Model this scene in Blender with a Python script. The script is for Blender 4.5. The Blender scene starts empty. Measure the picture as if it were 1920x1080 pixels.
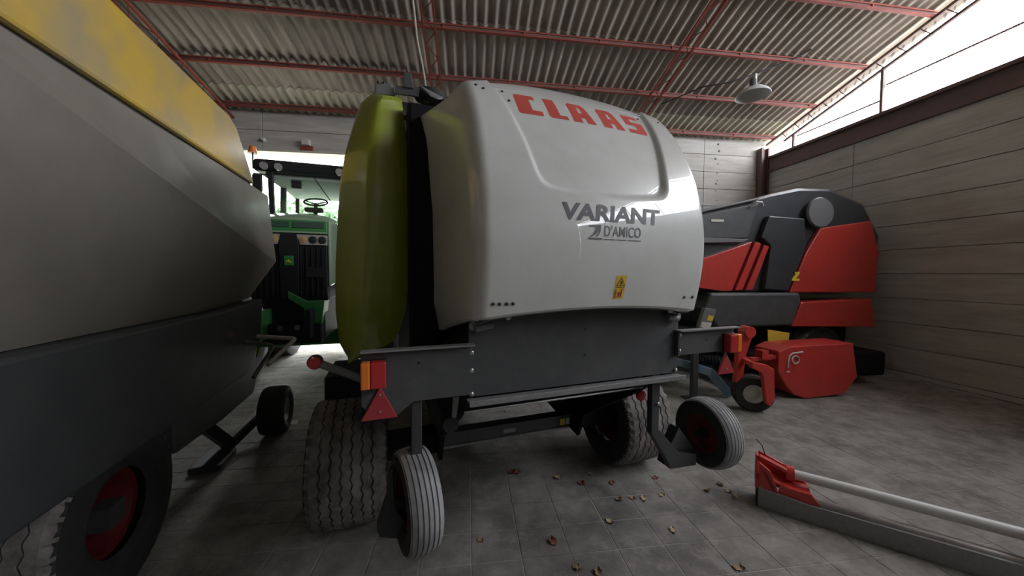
import bpy, bmesh, math, random
import numpy as np
from mathutils import Vector, Matrix
random.seed(7)
C = bpy.context.scene.collection
SC = bpy.context.scene
PI = math.pi

# ------------------------------------------------------------------ camera, sky, exposure
CAM_H = 1.7767; F_PX = 636.3
cam = bpy.data.cameras.new('camera'); cam.sensor_width = 36.0; cam.lens = F_PX / 1920 * 36.0
cam.clip_start = 0.05; cam.clip_end = 300
camo = bpy.data.objects.new('camera', cam); C.objects.link(camo)
YAW, PITCH, ROLL = -0.1259, -0.0396, 0.0059
camo.matrix_world = (Matrix.Translation((0, 0, CAM_H)) @ Matrix.Rotation(YAW, 4, 'Z') @
                     Matrix.Rotation(PI / 2 + PITCH, 4, 'X') @ Matrix.Rotation(ROLL, 4, 'Z'))
SC.camera = camo
w = bpy.data.worlds.new('overcast_sky'); SC.world = w; w.use_nodes = True
bg = w.node_tree.nodes['Background']; bg.inputs[0].default_value = (0.95, 0.975, 1.0, 1); bg.inputs[1].default_value = 1.0
SC.view_settings.view_transform = 'Standard'; SC.view_settings.look = 'None'
SC.view_settings.gamma = 1.0; SC.view_settings.use_curve_mapping = False
SC.view_settings.exposure = 4.3
SC.cycles.max_bounces = 10; SC.cycles.diffuse_bounces = 6; SC.cycles.transparent_max_bounces = 12

def portal(name, loc, rot, sx, sy):
    l = bpy.data.lights.new(name, 'AREA'); l.shape = 'RECTANGLE'; l.size = sx; l.size_y = sy
    l.cycles.is_portal = True
    o = bpy.data.objects.new(name, l); C.objects.link(o); o.location = loc; o.rotation_euler = rot
    return o
portal('daylight_gable', (7.75, 0.0, 5.9), (0, PI / 2, 0), 3.4, 15.5)
portal('daylight_doorway', (-3.5, 8.35, 2.2), (-PI / 2, 0, 0), 2.7, 4.5)

# ------------------------------------------------------------------ materials
def P(name, col, rough=.5, metal=0., col2=None, var=.5, scale=6., detail=6., bump=0., bscale=80., coat=0., crough=.05,
      stretch=(1, 1, 1), lo=.35, hi=.7, spec=.5, world=False, rough2=None):
    m = bpy.data.materials.new(name); m.use_nodes = True
    nt = m.node_tree; N = nt.nodes; L = nt.links
    b = N['Principled BSDF']
    b.inputs['Base Color'].default_value = (*col, 1); b.inputs['Roughness'].default_value = rough
    b.inputs['Metallic'].default_value = metal; b.inputs['Specular IOR Level'].default_value = spec
    b.inputs['Coat Weight'].default_value = coat; b.inputs['Coat Roughness'].default_value = crough
    if col2 is not None or bump:
        if world:
            tc = N.new('ShaderNodeNewGeometry'); src = tc.outputs['Position']
        else:
            tc = N.new('ShaderNodeTexCoord'); src = tc.outputs['Object']
        mp = N.new('ShaderNodeMapping'); mp.inputs['Scale'].default_value = stretch
        L.new(src, mp.inputs['Vector'])
    if col2 is not None:
        n = N.new('ShaderNodeTexNoise'); n.inputs['Scale'].default_value = scale; n.inputs['Detail'].default_value = detail
        n.inputs['Roughness'].default_value = .65
        L.new(mp.outputs[0], n.inputs['Vector'])
        r = N.new('ShaderNodeMapRange'); r.inputs['From Min'].default_value = lo; r.inputs['From Max'].default_value = hi
        r.inputs['To Max'].default_value = var
        L.new(n.outputs[0], r.inputs['Value'])
        mx = N.new('ShaderNodeMix'); mx.data_type = 'RGBA'
        mx.inputs[6].default_value = (*col, 1); mx.inputs[7].default_value = (*col2, 1)
        L.new(r.outputs[0], mx.inputs[0]); L.new(mx.outputs[2], b.inputs['Base Color'])
        if rough2 is not None:
            rr = N.new('ShaderNodeMapRange'); rr.inputs['From Max'].default_value = max(var, 1e-3)
            rr.inputs['To Min'].default_value = rough; rr.inputs['To Max'].default_value = rough2
            L.new(r.outputs[0], rr.inputs['Value']); L.new(rr.outputs[0], b.inputs['Roughness'])
    if bump:
        n2 = N.new('ShaderNodeTexNoise'); n2.inputs['Scale'].default_value = bscale; n2.inputs['Detail'].default_value = 4
        L.new(mp.outputs[0], n2.inputs['Vector'])
        bp = N.new('ShaderNodeBump'); bp.inputs['Strength'].default_value = bump; bp.inputs['Distance'].default_value = .01
        L.new(n2.outputs[0], bp.inputs['Height']); L.new(bp.outputs[0], b.inputs['Normal'])
    return m

def glass(name, tint, gloss=.07):
    m = bpy.data.materials.new(name); m.use_nodes = True; nt = m.node_tree; N = nt.nodes; L = nt.links
    N.remove(N['Principled BSDF'])
    t = N.new('ShaderNodeBsdfTransparent'); t.inputs[0].default_value = (*tint, 1)
    g = N.new('ShaderNodeBsdfGlossy'); g.inputs['Roughness'].default_value = .02
    mx = N.new('ShaderNodeMixShader'); mx.inputs[0].default_value = gloss
    L.new(t.outputs[0], mx.inputs[1]); L.new(g.outputs[0], mx.inputs[2]); L.new(mx.outputs[0], N['Material Output'].inputs[0])
    return m

def sheet_glass(name):
    # milky corrugated plastic glazing: part of the sky comes through, streaked by wavy dirt lines
    m = bpy.data.materials.new(name); m.use_nodes = True; nt = m.node_tree; N = nt.nodes; L = nt.links
    N.remove(N['Principled BSDF'])
    g = N.new('ShaderNodeNewGeometry'); wv = N.new('ShaderNodeTexWave'); wv.bands_direction = 'Y'
    wv.inputs['Scale'].default_value = 2.4; wv.inputs['Distortion'].default_value = 6; wv.inputs['Detail'].default_value = 3; wv.inputs['Detail Scale'].default_value = .8
    L.new(g.outputs['Position'], wv.inputs['Vector'])
    r = N.new('ShaderNodeMapRange'); r.inputs['From Max'].default_value = .35; L.new(wv.outputs['Fac'], r.inputs['Value'])
    mx = N.new('ShaderNodeMix'); mx.data_type = 'RGBA'; mx.inputs[6].default_value = (.60, .60, .62, 1); mx.inputs[7].default_value = (.88, .88, .9, 1)
    L.new(r.outputs[0], mx.inputs[0])
    t = N.new('ShaderNodeBsdfTransparent'); L.new(mx.outputs[2], t.inputs[0]); L.new(t.outputs[0], N['Material Output'].inputs[0])
    return m

def floor_material():
    m = P('floor_concrete', (.275, .262, .24), .85, col2=(.14, .132, .12), var=.95, scale=2.4, detail=12, bump=.45, bscale=45, world=True, lo=.38, hi=.62)
    nt = m.node_tree; N = nt.nodes; L = nt.links; b = N['Principled BSDF']
    prev = b.inputs['Base Color'].links[0].from_socket
    g = N.new('ShaderNodeNewGeometry')
    # pale dusty patches
    n = N.new('ShaderNodeTexNoise'); n.inputs['Scale'].default_value = 6; n.inputs['Detail'].default_value = 8; n.inputs['Roughness'].default_value = .7
    L.new(g.outputs['Position'], n.inputs['Vector'])
    r = N.new('ShaderNodeMapRange'); r.inputs['From Min'].default_value = .48; r.inputs['From Max'].default_value = .75; r.inputs['To Max'].default_value = .75
    L.new(n.outputs[0], r.inputs['Value'])
    mx = N.new('ShaderNodeMix'); mx.data_type = 'RGBA'; mx.inputs[7].default_value = (.39, .372, .34, 1)
    L.new(r.outputs[0], mx.inputs[0]); L.new(prev, mx.inputs[6]); prev = mx.outputs[2]
    # oil stains with ragged outline
    wob = N.new('ShaderNodeTexNoise'); wob.inputs['Scale'].default_value = 5; wob.inputs['Detail'].default_value = 6
    L.new(g.outputs['Position'], wob.inputs['Vector'])
    for (x, y, rad, k) in ((1.10, 2.36, .36, .8), (1.0, 2.85, .30, .5), (-.3, 2.5, .5, .45), (2.9, 1.9, .4, .4), (.1, 3.0, .25, .5)):
        d = N.new('ShaderNodeVectorMath'); d.operation = 'DISTANCE'; d.inputs[1].default_value = (x, y, 0)
        L.new(g.outputs['Position'], d.inputs[0])
        a = N.new('ShaderNodeMath'); a.operation = 'MULTIPLY_ADD'; a.inputs[1].default_value = .55; L.new(wob.outputs[0], a.inputs[0]); L.new(d.outputs['Value'], a.inputs[2])
        rr = N.new('ShaderNodeMapRange'); rr.inputs['From Min'].default_value = rad + .28; rr.inputs['From Max'].default_value = .2
        rr.inputs['To Max'].default_value = k
        L.new(a.outputs[0], rr.inputs['Value'])
        mm = N.new('ShaderNodeMix'); mm.data_type = 'RGBA'; mm.inputs[7].default_value = (.035, .032, .03, 1)
        L.new(rr.outputs[0], mm.inputs[0]); L.new(prev, mm.inputs[6]); prev = mm.outputs[2]
    L.new(prev, b.inputs['Base Color'])
    return m

M = dict(
    floor=floor_material(),
    joint=P('floor_joint', (.14, .13, .12), .95, col2=(.36, .345, .315), var=1., scale=3, world=True, lo=.3, hi=.55),
    ground=P('yard_gravel', (.5, .48, .44), .9, col2=(.38, .36, .32), scale=2, world=True),
    wall=P('wall_concrete', (.60, .585, .54), .9, col2=(.36, .345, .315), var=.75, scale=2.2, detail=10, bump=.25, bscale=30, stretch=(.5, .5, 4), world=True),
    wall2=P('dark_concrete', (.24, .23, .21), .9, col2=(.15, .145, .13), var=.75, scale=2.2, detail=8, world=True),  # darker tone for the unseen walls, set to cut bounced light
    sheet=P('fibre_cement_sheet', (.44, .39, .33), .9, col2=(.225, .195, .16), var=.8, scale=2.2, detail=9, bump=.2, bscale=50, stretch=(3, .45, .45), world=True),
    sheet2=P('fibre_cement_pale', (.58, .55, .43), .9, col2=(.36, .34, .26), var=.7, scale=2.2, detail=9, bump=.2, bscale=50, stretch=(3, .45, .45), world=True),
    redsteel=P('red_oxide_steel', (.36, .075, .05), .6, col2=(.17, .04, .03), var=.7, scale=5, world=True),
    brownsteel=P('brown_steel', (.16, .10, .09), .6, col2=(.09, .06, .055), scale=4, world=True),
    conduit=P('pale_conduit', (.62, .58, .5), .5),
    white=P('hood_white_paint', (.76, .78, .745), .32, col2=(.64, .65, .60), var=.75, scale=3.5, detail=10, coat=1., crough=.02, lo=.45, hi=.75, spec=.4),
    green=P('lime_green_paint', (.30, .36, .035), .30, col2=(.20, .24, .05), var=.5, scale=4, coat=1., crough=.03, lo=.45),
    black=P('black_body', (.008, .008, .010), .7, spec=.2),
    dkgrey=P('dark_grey_paint', (.075, .078, .08), .48, col2=(.15, .148, .14), var=.55, scale=7, detail=9, lo=.5, hi=.8, rough2=.75),
    lip=P('worn_grey_edge', (.30, .30, .30), .45, col2=(.16, .16, .16), scale=30, metal=.3),
    redprint=P('red_lettering', (.62, .10, .075), .45),
    greyprint=P('grey_lettering', (.13, .13, .14), .5),
    yellow=P('warning_yellow', (.78, .52, .06), .5),
    ink=P('black_print', (.03, .02, .02), .5),
    bolt=P('zinc_bolt', (.55, .55, .53), .35, metal=.8),
    rivet=P('dark_rivet', (.06, .06, .06), .4, metal=.6),
    rubber=P('dusty_rubber', (.055, .052, .049), .8, col2=(.29, .272, .25), var=.95, scale=9, detail=9, lo=.3, hi=.7),
    rubber_dk=P('black_rubber', (.02, .02, .021), .75, col2=(.05, .048, .045), scale=8),
    rubber_gr=P('grey_ribbed_rubber', (.16, .16, .16), .7, col2=(.45, .45, .45), var=.8, scale=5, detail=7, lo=.3, hi=.65),
    redrim=P('red_rim', (.15, .012, .013), .5, col2=(.045, .008, .008), scale=9),
    redplastic=P('red_lens', (.50, .03, .03), .25, coat=.5),
    amber=P('amber_lens', (.85, .22, .02), .25, coat=.5),
    redtri=P('red_reflector', (.42, .045, .05), .35, col2=(.28, .04, .045), scale=20),
    steel=P('bare_steel', (.5, .5, .5), .35, metal=.9, col2=(.25, .24, .23), scale=9),
    tubegrey=P('grey_tube', (.16, .16, .165), .5),
    red=P('red_paint', (.56, .045, .035), .35, col2=(.38, .04, .035), var=.6, scale=5, coat=.4, lo=.45),
    charcoal=P('charcoal_panel', (.032, .037, .043), .36, col2=(.06, .06, .062), var=.6, scale=4, coat=.25, crough=.2),
    charcoal2=P('charcoal_plate', (.055, .058, .06), .5, col2=(.10, .10, .10), var=.6, scale=5),
    blue=P('faded_blue_paint', (.10, .16, .22), .6, col2=(.2, .22, .23), scale=6),
    spring=P('spring_steel', (.04, .04, .045), .35, metal=.5),
    yellowpaint=P('machine_yellow_paint', (.60, .40, .06), .35, col2=(.32, .29, .22), var=.8, scale=1.1, detail=4, coat=.5, crough=.15, lo=.40, hi=.60),
    beigepaint=P('beige_panel', (.235, .215, .185), .45, col2=(.18, .165, .13), var=.8, scale=2.0, coat=.2, crough=.2),  # beige side panels, mottled with a darker beige
    mach_dark=P('machine_dark_plastic', (.045, .047, .05), .55, col2=(.075, .075, .075), scale=5),
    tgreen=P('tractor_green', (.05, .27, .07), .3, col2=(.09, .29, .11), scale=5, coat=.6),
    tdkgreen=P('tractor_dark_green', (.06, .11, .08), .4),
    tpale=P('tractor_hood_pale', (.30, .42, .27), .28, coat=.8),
    tblack=P('tractor_black', (.018, .019, .022), .5),
    tgrille=P('tractor_grille', (.012, .012, .014), .6),
    tlight=P('headlamp_glass', (.75, .75, .72), .12, metal=.6),
    tamber=P('headlamp_bulb', (.55, .35, .15), .3),
    tcream=P('cab_headliner', (.75, .77, .68), .8),
    tyellow=P('emblem_yellow', (.75, .6, .05), .4),
    beacon=P('beacon_orange', (.9, .22, .03), .3),
    tglass=glass('cab_glass', (.93, .975, .965)),
    pane=sheet_glass('milky_corrugated_glazing'),
    lampwhite=P('lamp_enamel', (.62, .62, .6), .4),
    lampin=P('lamp_inside', (.75, .76, .75), .5),
    leafdry=P('dry_leaf', (.30, .20, .11), .8, col2=(.42, .34, .22), scale=25),
    leafpale=P('pale_leaf', (.45, .37, .24), .8, col2=(.3, .21, .12), scale=25),
    leafred=P('rusty_leaf', (.28, .09, .06), .8, col2=(.18, .1, .07), scale=25),
    paper=P('white_paper', (.7, .7, .68), .8),
    hedge=P('hedge_leaf', (.26, .36, .22), .7, col2=(.40, .48, .33), scale=2, world=True),
)

# ------------------------------------------------------------------ mesh helpers
class MB:
    def __init__(s): s.v = []; s.f = []
    def add(s, vs, fs):
        k = len(s.v); s.v += [tuple(map(float, p)) for p in vs]; s.f += [tuple(i + k for i in f) for f in fs]; return s
    def box(s, x0, x1, y0, y1, z0, z1, rz=0, mat=None):
        vs = [(x, y, z) for z in (z0, z1) for y in (y0, y1) for x in (x0, x1)]
        if mat is not None: vs = [tuple(mat @ Vector(p)) for p in vs]
        return s.add(vs, [(0, 2, 3, 1), (4, 5, 7, 6), (0, 1, 5, 4), (2, 6, 7, 3), (0, 4, 6, 2), (1, 3, 7, 5)])
    def prism(s, poly, axis, a, b):
        n = len(poly)
        def mk(p, t):
            u, v = p
            return {'x': (t, u, v), 'y': (u, t, v), 'z': (u, v, t)}[axis]
        vs = [mk(p, a) for p in poly] + [mk(p, b) for p in poly]
        fs = [tuple(range(n))[::-1], tuple(range(n, 2 * n))] + [(i, (i + 1) % n, n + (i + 1) % n, n + i) for i in range(n)]
        return s.add(vs, fs)
    def bar(s, p, q, wd, ht=None, up=(0, 0, 1)):
        p = Vector(p); q = Vector(q); ht = wd if ht is None else ht
        d = (q - p).normalized(); u = Vector(up)
        if abs(d.dot(u)) > .98: u = Vector((0, 1, 0))
        r = d.cross(u).normalized(); u = r.cross(d)
        o = [r * a * wd / 2 + u * b * ht / 2 for a, b in ((-1, -1), (1, -1), (1, 1), (-1, 1))]
        return s.add([p + k for k in o] + [q + k for k in o], [(3, 2, 1, 0), (4, 5, 6, 7), (0, 1, 5, 4), (1, 2, 6, 5), (2, 3, 7, 6), (3, 0, 4, 7)])
    def tube(s, pts, r, n=10, cap=True):
        pts = [Vector(p) for p in pts]; rings = []; m = len(pts)
        ref = None
        rr = r if isinstance(r, (list, tuple)) else [r] * m
        for i, p in enumerate(pts):
            d = (pts[min(i + 1, m - 1)] - pts[max(i - 1, 0)]).normalized()
            if ref is None:
                ref = d.orthogonal().normalized()
            a = (ref - d * ref.dot(d)).normalized(); ref = a; b = d.cross(a)
            rings.append([p + (a * math.cos(t) + b * math.sin(t)) * rr[i] for t in [2 * PI * k / n for k in range(n)]])
        vs = [q for R_ in rings for q in R_]
        fs = [(i * n + k, i * n + (k + 1) % n, (i + 1) * n + (k + 1) % n, (i + 1) * n + k) for i in range(m - 1) for k in range(n)]
        if cap: fs += [tuple(range(n))[::-1], tuple(range((m - 1) * n, m * n))]
        return s.add(vs, fs)
    def lathe(s, prof, n=48, axis='x', c=(0, 0, 0), cap=True):
        # prof: (axial, radius)
        vs = []
        for (a, r) in prof:
            for k in range(n):
                t = 2 * PI * k / n; u, v = r * math.cos(t), r * math.sin(t)
                p = {'x': (a, u, v), 'y': (u, a, v), 'z': (u, v, a)}[axis]
                vs.append((p[0] + c[0], p[1] + c[1], p[2] + c[2]))
        m = len(prof)
        fs = [(i * n + k, i * n + (k + 1) % n, (i + 1) * n + (k + 1) % n, (i + 1) * n + k) for i in range(m - 1) for k in range(n)]
        if cap and prof[0][1] > 1e-6: fs.append(tuple(range(n)))
        if cap and prof[-1][1] > 1e-6: fs.append(tuple(range((m - 1) * n, m * n)))
        return s.add(vs, fs)
    def grid(s, pts):
        # pts[i][j]
        m = len(pts); n = len(pts[0])
        return s.add([p for row in pts for p in row], [(i * n + j, i * n + j + 1, (i + 1) * n + j + 1, (i + 1) * n + j) for i in range(m - 1) for j in range(n - 1)])
    def build(s, name, mat, parent=None, smooth=False, bevel=0., solid=0., fix=True, angle=40):
        me = bpy.data.meshes.new(name); me.from_pydata(s.v, [], s.f); me.validate(); me.update()
        if fix:
            b = bmesh.new(); b.from_mesh(me); bmesh.ops.recalc_face_normals(b, faces=b.faces); b.to_mesh(me); b.free()
        me.materials.append(M[mat] if isinstance(mat, str) else mat)
        if smooth:
            me.polygons.foreach_set('use_smooth', [True] * len(me.polygons))
            try: me.set_sharp_from_angle(angle=math.radians(angle))
            except Exception: pass
        o = bpy.data.objects.new(name, me); C.objects.link(o)
        if parent is not None: o.parent = parent
        if bevel:
            md = o.modifiers.new('bevel', 'BEVEL'); md.width = bevel; md.segments = 2; md.limit_method = 'ANGLE'; md.angle_limit = math.radians(30)
        if solid:
            md = o.modifiers.new('solid', 'SOLIDIFY'); md.thickness = solid; md.offset = 0
        return o

def part(name, mesh_from, parent, loc=(0, 0, 0), rot=(0, 0, 0)):
    o = bpy.data.objects.new(name, mesh_from.data); C.objects.link(o); o.parent = parent; o.location = loc; o.rotation_euler = rot
    for md in mesh_from.modifiers:
        if md.type == 'BEVEL':
            k = o.modifiers.new('bevel', 'BEVEL'); k.width = md.width; k.segments = 2; k.limit_method = 'ANGLE'
    return o
def tag(o, label=None, cat=None, group=None, kind=None):
    if label: o['label'] = label
    if cat: o['category'] = cat
    if group: o['group'] = group
    if kind: o['kind'] = kind
    return o
def thing(name, label, cat, loc=(0, 0, 0), rz=0, group=None):
    o = bpy.data.objects.new(name, None); C.objects.link(o); o.location = loc; o.rotation_euler = (0, 0, rz)
    return tag(o, label, cat, group)
def struct_empty(name, loc=(0, 0, 0)):
    o = bpy.data.objects.new(name, None); C.objects.link(o); o.location = loc; o['kind'] = 'structure'; return o
def bolt(parent, p, axis='y', r=.011, h=.012, mat='bolt', name='bolt'):
    key = ('bolt', axis, r, h, mat)
    if key not in bolt.cache:
        m = MB(); m.lathe([(-h, r * .55), (-h * .75, r * .95), (0, r)], 8, axis)
        o = m.build(name, mat, parent, smooth=True); bolt.cache[key] = o
    else:
        o = part(name, bolt.cache[key], parent)
    o.location = p; return o
bolt.cache = {}

# ------------------------------------------------------------------ the shed
X0, X1, YF, YR = -12.0, 7.65, 8.1, -7.0
SL = math.tan(math.radians(16)); Z_EAVE = 5.30
def roof_z(y): return Z_EAVE + (YF - y) * SL if y > 0.4 else Z_EAVE + (YF - .4) * SL - (.4 - y) * SL

# floor: base, scored blocks near the machine, dense rest
fl = MB().box(X0 - .2, X1 + .2, YR, YF + .3, -.12, -.0035).build('floor', 'joint'); tag(fl, 'worn grey concrete floor scored into small rectangles', kind='structure')
TX, TY = .315, .253
GX0, GY0 = .33, 2.03
def tile_mesh(x0, x1, y0, y1, g=.0028):
    m = MB(); b = .0025
    m.add([(x0 + g, y0 + g, -.02), (x1 - g, y0 + g, -.02), (x1 - g, y1 - g, -.02), (x0 + g, y1 - g, -.02),
           (x0 + g, y0 + g, -.0022), (x1 - g, y0 + g, -.0022), (x1 - g, y1 - g, -.0022), (x0 + g, y1 - g, -.0022),
           (x0 + g + b, y0 + g + b, 0), (x1 - g - b, y0 + g + b, 0), (x1 - g - b, y1 - g - b, 0), (x0 + g + b, y1 - g - b, 0)],
          [(0, 1, 5, 4), (1, 2, 6, 5), (2, 3, 7, 6), (3, 0, 4, 7), (4, 5, 9, 8), (5, 6, 10, 9), (6, 7, 11, 10), (7, 4, 8, 11), (8, 9, 10, 11)])
    return m
proto = None; rest = MB(); cand = []
for i in range(int((X0 - GX0) / TX), int((X1 - GX0) / TX)):
    for j in range(int((-1 - GY0) / TY), int((YF - GY0) / TY)):
        x, y = GX0 + i * TX, GY0 + j * TY
        cand.append((math.hypot(x - 1.0, (y - 2.1) * 1.3) + (0 if y > 1.3 else 50), x, y))
cand.sort()
for k, (d, x, y) in enumerate(cand):
    if k < 300:
        if proto is None: proto = tile_mesh(0, TX, 0, TY).build('floor_block', 'floor', fl, fix=False); o = proto
        else: o = part('floor_block', proto, fl)
        o.location = (x, y, random.uniform(-.0016, 0)); o.rotation_euler = (random.uniform(-.003, .003), random.uniform(-.003, .003), 0)
    else:
        rest.v += []; q = tile_mesh(x, x + TX, y, y + TY); dz = random.uniform(-.0016, 0)
        rest.add([(a, b, c + dz) for a, b, c in q.v], q.f)
o = rest.build('floor_blocks', 'floor', fl, fix=False); o['kind'] = 'stuff'
yb = MB().box(X0 - .2, X1 + .2, YR - .0, GY0 + (int((-1 - GY0) / TY)) * TY, -.02, 0).build('floor_screed', 'floor', fl)

tag(MB().box(-60, 40, YF + .3, 60, -.14, -.02).build('ground', 'ground'), 'pale gravel yard outside the doorway', kind='structure')
o = MB().box(-40, 40, -40, YR, -.14, -.02).build('ground_front', 'ground'); tag(o, 'pale gravel yard in front of the shed', kind='structure')
o = MB().box(X1 + .3, 40, YR, YF + .3, -.14, -.02).build('ground_side', 'ground'); tag(o, 'pale gravel yard beside the shed', kind='structure')

# roof sheets
ceil = struct_empty('ceiling'); ceil['label'] = 'corrugated grey fibre cement roof on red steel purlins'
PITCH_W = .177
def sheet_row(y_lo, y_hi, lift, mat, amp=.024, waves=6):
    # y_hi = eave side (larger y), y_lo = ridge side; local x from 0
    n = waves * 8; L0 = MB(); rows = []
    for dz in (0, .007):
        for y in (y_hi, y_lo):
            rows.append([(k * PITCH_W / 8, y, Z_EAVE + (YF - y) * SL + lift + dz + amp * math.sin(2 * PI * k / 8)) for k in range(n + 1)])
    n1 = n + 1; vs = [p for r in rows for p in r]
    fs = []
    for k in range(n):
        fs += [(k, k + 1, n1 + k + 1, n1 + k), (2 * n1 + k, 3 * n1 + k, 3 * n1 + k + 1, 2 * n1 + k + 1),
               (k, 2 * n1 + k, 2 * n1 + k + 1, k + 1), (n1 + k, n1 + k + 1, 3 * n1 + k + 1, 3 * n1 + k)]
    L0.add(vs, fs); return L0
SW = PITCH_W * 6
rows_def = [(7.46, 8.42, .0, 'sheet2'), (5.85, 7.62, .012, 'sheet'), (3.9, 6.0, .024, 'sheet'), (1.95, 4.05, .036, 'sheet'), (.4, 2.1, .048, 'sheet')]
for (a, b, lift, mt) in rows_def:
    base = None
    for k in range(19):
        x = X0 - .1 + k * SW
        if base is None: o = base = sheet_row(a, b, lift, mt).build('roof_sheet', mt, ceil, smooth=True, fix=True)
        else: o = part('roof_sheet', base, ceil)
        o.location = (x, random.uniform(-.012, .012), random.uniform(-.002, .002))
# far slope behind the viewer
m = MB(); n = 19 * 6 * 6; R1 = []; R2 = []
for k in range(n + 1):
    x = X0 - .1 + k * PITCH_W / 6; dz = .024 * math.sin(2 * PI * k / 6)
    R1.append((x, .42, roof_z(.4) + .05 + dz)); R2.append((x, YR - .4, roof_z(YR - .4) + .05 + dz))
m.grid([R1, R2]).build('roof_slope', 'sheet', ceil, smooth=True, fix=False)
# purlins: two chords, recessed web, short uprights
for y in (7.88, 6.86, 5.88, 4.90, 3.92, 2.93, 1.95, .95, -.6, -2.0, -3.4, -4.8, -6.2):
    zt = roof_z(y) - .024
    pu = MB().box(X0, X1 + .1, y - .020, y + .020, zt - .022, zt).build('purlin', 'redsteel', ceil)
    pu['label'] = 'red steel lattice purlin'
    MB().box(X0, X1 + .1, y - .026, y + .026, zt - .088, zt - .066).build('lower_chord', 'redsteel', pu)
    MB().box(X0, X1 + .1, y - .004, y + .004, zt - .066, zt - .022).build('web', 'brownsteel', pu)
    base = None
    for k in range(15):
        x = X0 + .6 + k * 1.35 + (y * .37) % .5
        if x > X1: break
        if base is None: base = MB().box(-.012, .012, -.024, .024, -.066, -.022).build('upright', 'redsteel', pu); o = base
        else: o = part('upright', base, pu)
        o.location = (x, y, zt)
# rafters: lattice girders
def rafter(xa, xb, name='rafter', drop=.17, depth=.0):
    r = MB(); lab = None
    for x in (xa, xb):
        r.bar((x, YF, roof_z(YF) - drop - .03), (x, .4, roof_z(.4) - drop - .03), .034, .034)
        r.bar((x, .4, roof_z(.4) - drop - .03), (x, YR, roof_z(YR) - drop - .03), .034, .034)
    o = r.build(name, 'redsteel', ceil); o['label'] = 'red lattice roof rafter'
    for k in range(34):
        y = YF - .1 - k * .24; y2 = y - .24
        q = MB(); a, b = (xa, xb) if k % 2 == 0 else (xb, xa)
        q.bar((a, y, roof_z(y) - drop - .03), (b, y2, roof_z(y2) - drop - .03), .012)
        q.build('lacing', 'redsteel', o)
    return o
rafter(-.74, -.55)
rafter(3.70, 3.93)
rafter(-5.2, -5.0); rafter(-9.6, -9.4)
# cross ties seen below the left rafter, pale conduit
m = MB(); pts = []
for k in range(26):
    t = k / 25; y = 8.0 - 4.2 * t
    pts.append((-.80 - .05 * math.sin(t * 3) + .01 * math.sin(t * 23), y, roof_z(y) - .23))
o = m.tube(pts, .016, 8).build('cable_conduit', 'conduit', smooth=True); tag(o, 'pale cable conduit running up beside the red rafter', 'conduit')

# walls built of cast concrete courses
CH = .435
def course_wall(name, label, horiz, fixed, thick, a0, a1, ztop, skip, length=2.6, off=0.):
    root = struct_empty(name); root['label'] = label
    nrow = int(math.ceil(ztop / CH)); base = {}
    for r in range(nrow):
        z1 = ztop - r * CH; z0 = max(0, z1 - CH)
        s = a0 - ((r % 2) * 0) + off
        while s < a1:
            e = min(s + length, a1); s_, e_ = max(s, a0), e
            for (u0, u1) in skip(s_, e_, z0, z1):
                if u1 - u0 < .05: continue
                g = .005
                q = MB(); d = random.uniform(0, .008)
                if horiz: q.box(u0 + g, u1 - g, fixed + d, fixed + thick, z0 + g, z1 - g)
                else: q.box(fixed + d, fixed + thick, u0 + g, u1 - g, z0 + g, z1 - g)
                q.build('concrete_course', 'wall', root, bevel=.006)
            s = e
    q = MB()
    return root
def skip_back(s, e, z0, z1):
    # doorway x -4.85..-2.2 up to z 4.44
    if z1 > 4.46: return [(s, e)]
    out = []
    if s < -4.85: out.append((s, min(e, -4.85)))
    if e > -2.2: out.append((max(s, -2.2), e))
    return out
wb = course_wall('wall_back', 'board-marked concrete rear wall of the shed', True, YF, .22, X0, X1, 5.31, skip_back, off=-.25)
MB().box(X0, -4.86, YF + .05, YF + .2, 0, 5.3).build('wall_core', 'wall', wb); MB().box(-2.19, X1, YF + .05, YF + .2, 0, 5.3).build('wall_core', 'wall', wb)
MB().box(-4.86, -2.19, YF + .05, YF + .2, 4.47, 5.3).build('lintel_core', 'wall', wb)
base = None
rn0 = random.Random(5)
for k in range(16):
    if base is None: base = o = MB().lathe([(-.004, 0), (-.004, .022), (.01, .026)], 9, 'y').build('tie_hole', 'rivet', wb)
    else: o = part('tie_hole', base, wb)
    o.location = (6.32 + rn0.uniform(-.05, .05), YF - .001, 5.12 - k * .17 + rn0.uniform(-.05, .05)); o.scale = [rn0.uniform(.5, 1.2)] * 3
wr = course_wall('wall_right', 'grey concrete side wall under the open gable', False, X1, .22, YR, YF, 4.44, lambda s, e, z0, z1: [(s, e)])
MB().box(X1 + .05, X1 + .2, YR, YF, 0, 4.4).build('wall_core', 'wall', wr)
wl = MB().box(X0 - .2, X0, YR, YF + .2, 0, 5.3).prism([(YR, 5.3), (YF, 5.3), (.4, roof_z(.4))], 'x', X0 - .2, X0).build('wall_left', 'wall2'); wl['kind'] = 'structure'; wl['label'] = 'plain concrete wall at the far left'
wf = MB().box(X0, X1, YR - .2, YR, 0, 5.36).build('wall_front', 'wall2'); wf['kind'] = 'structure'; wf['label'] = 'plain concrete wall on the near side of the shed'
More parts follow.
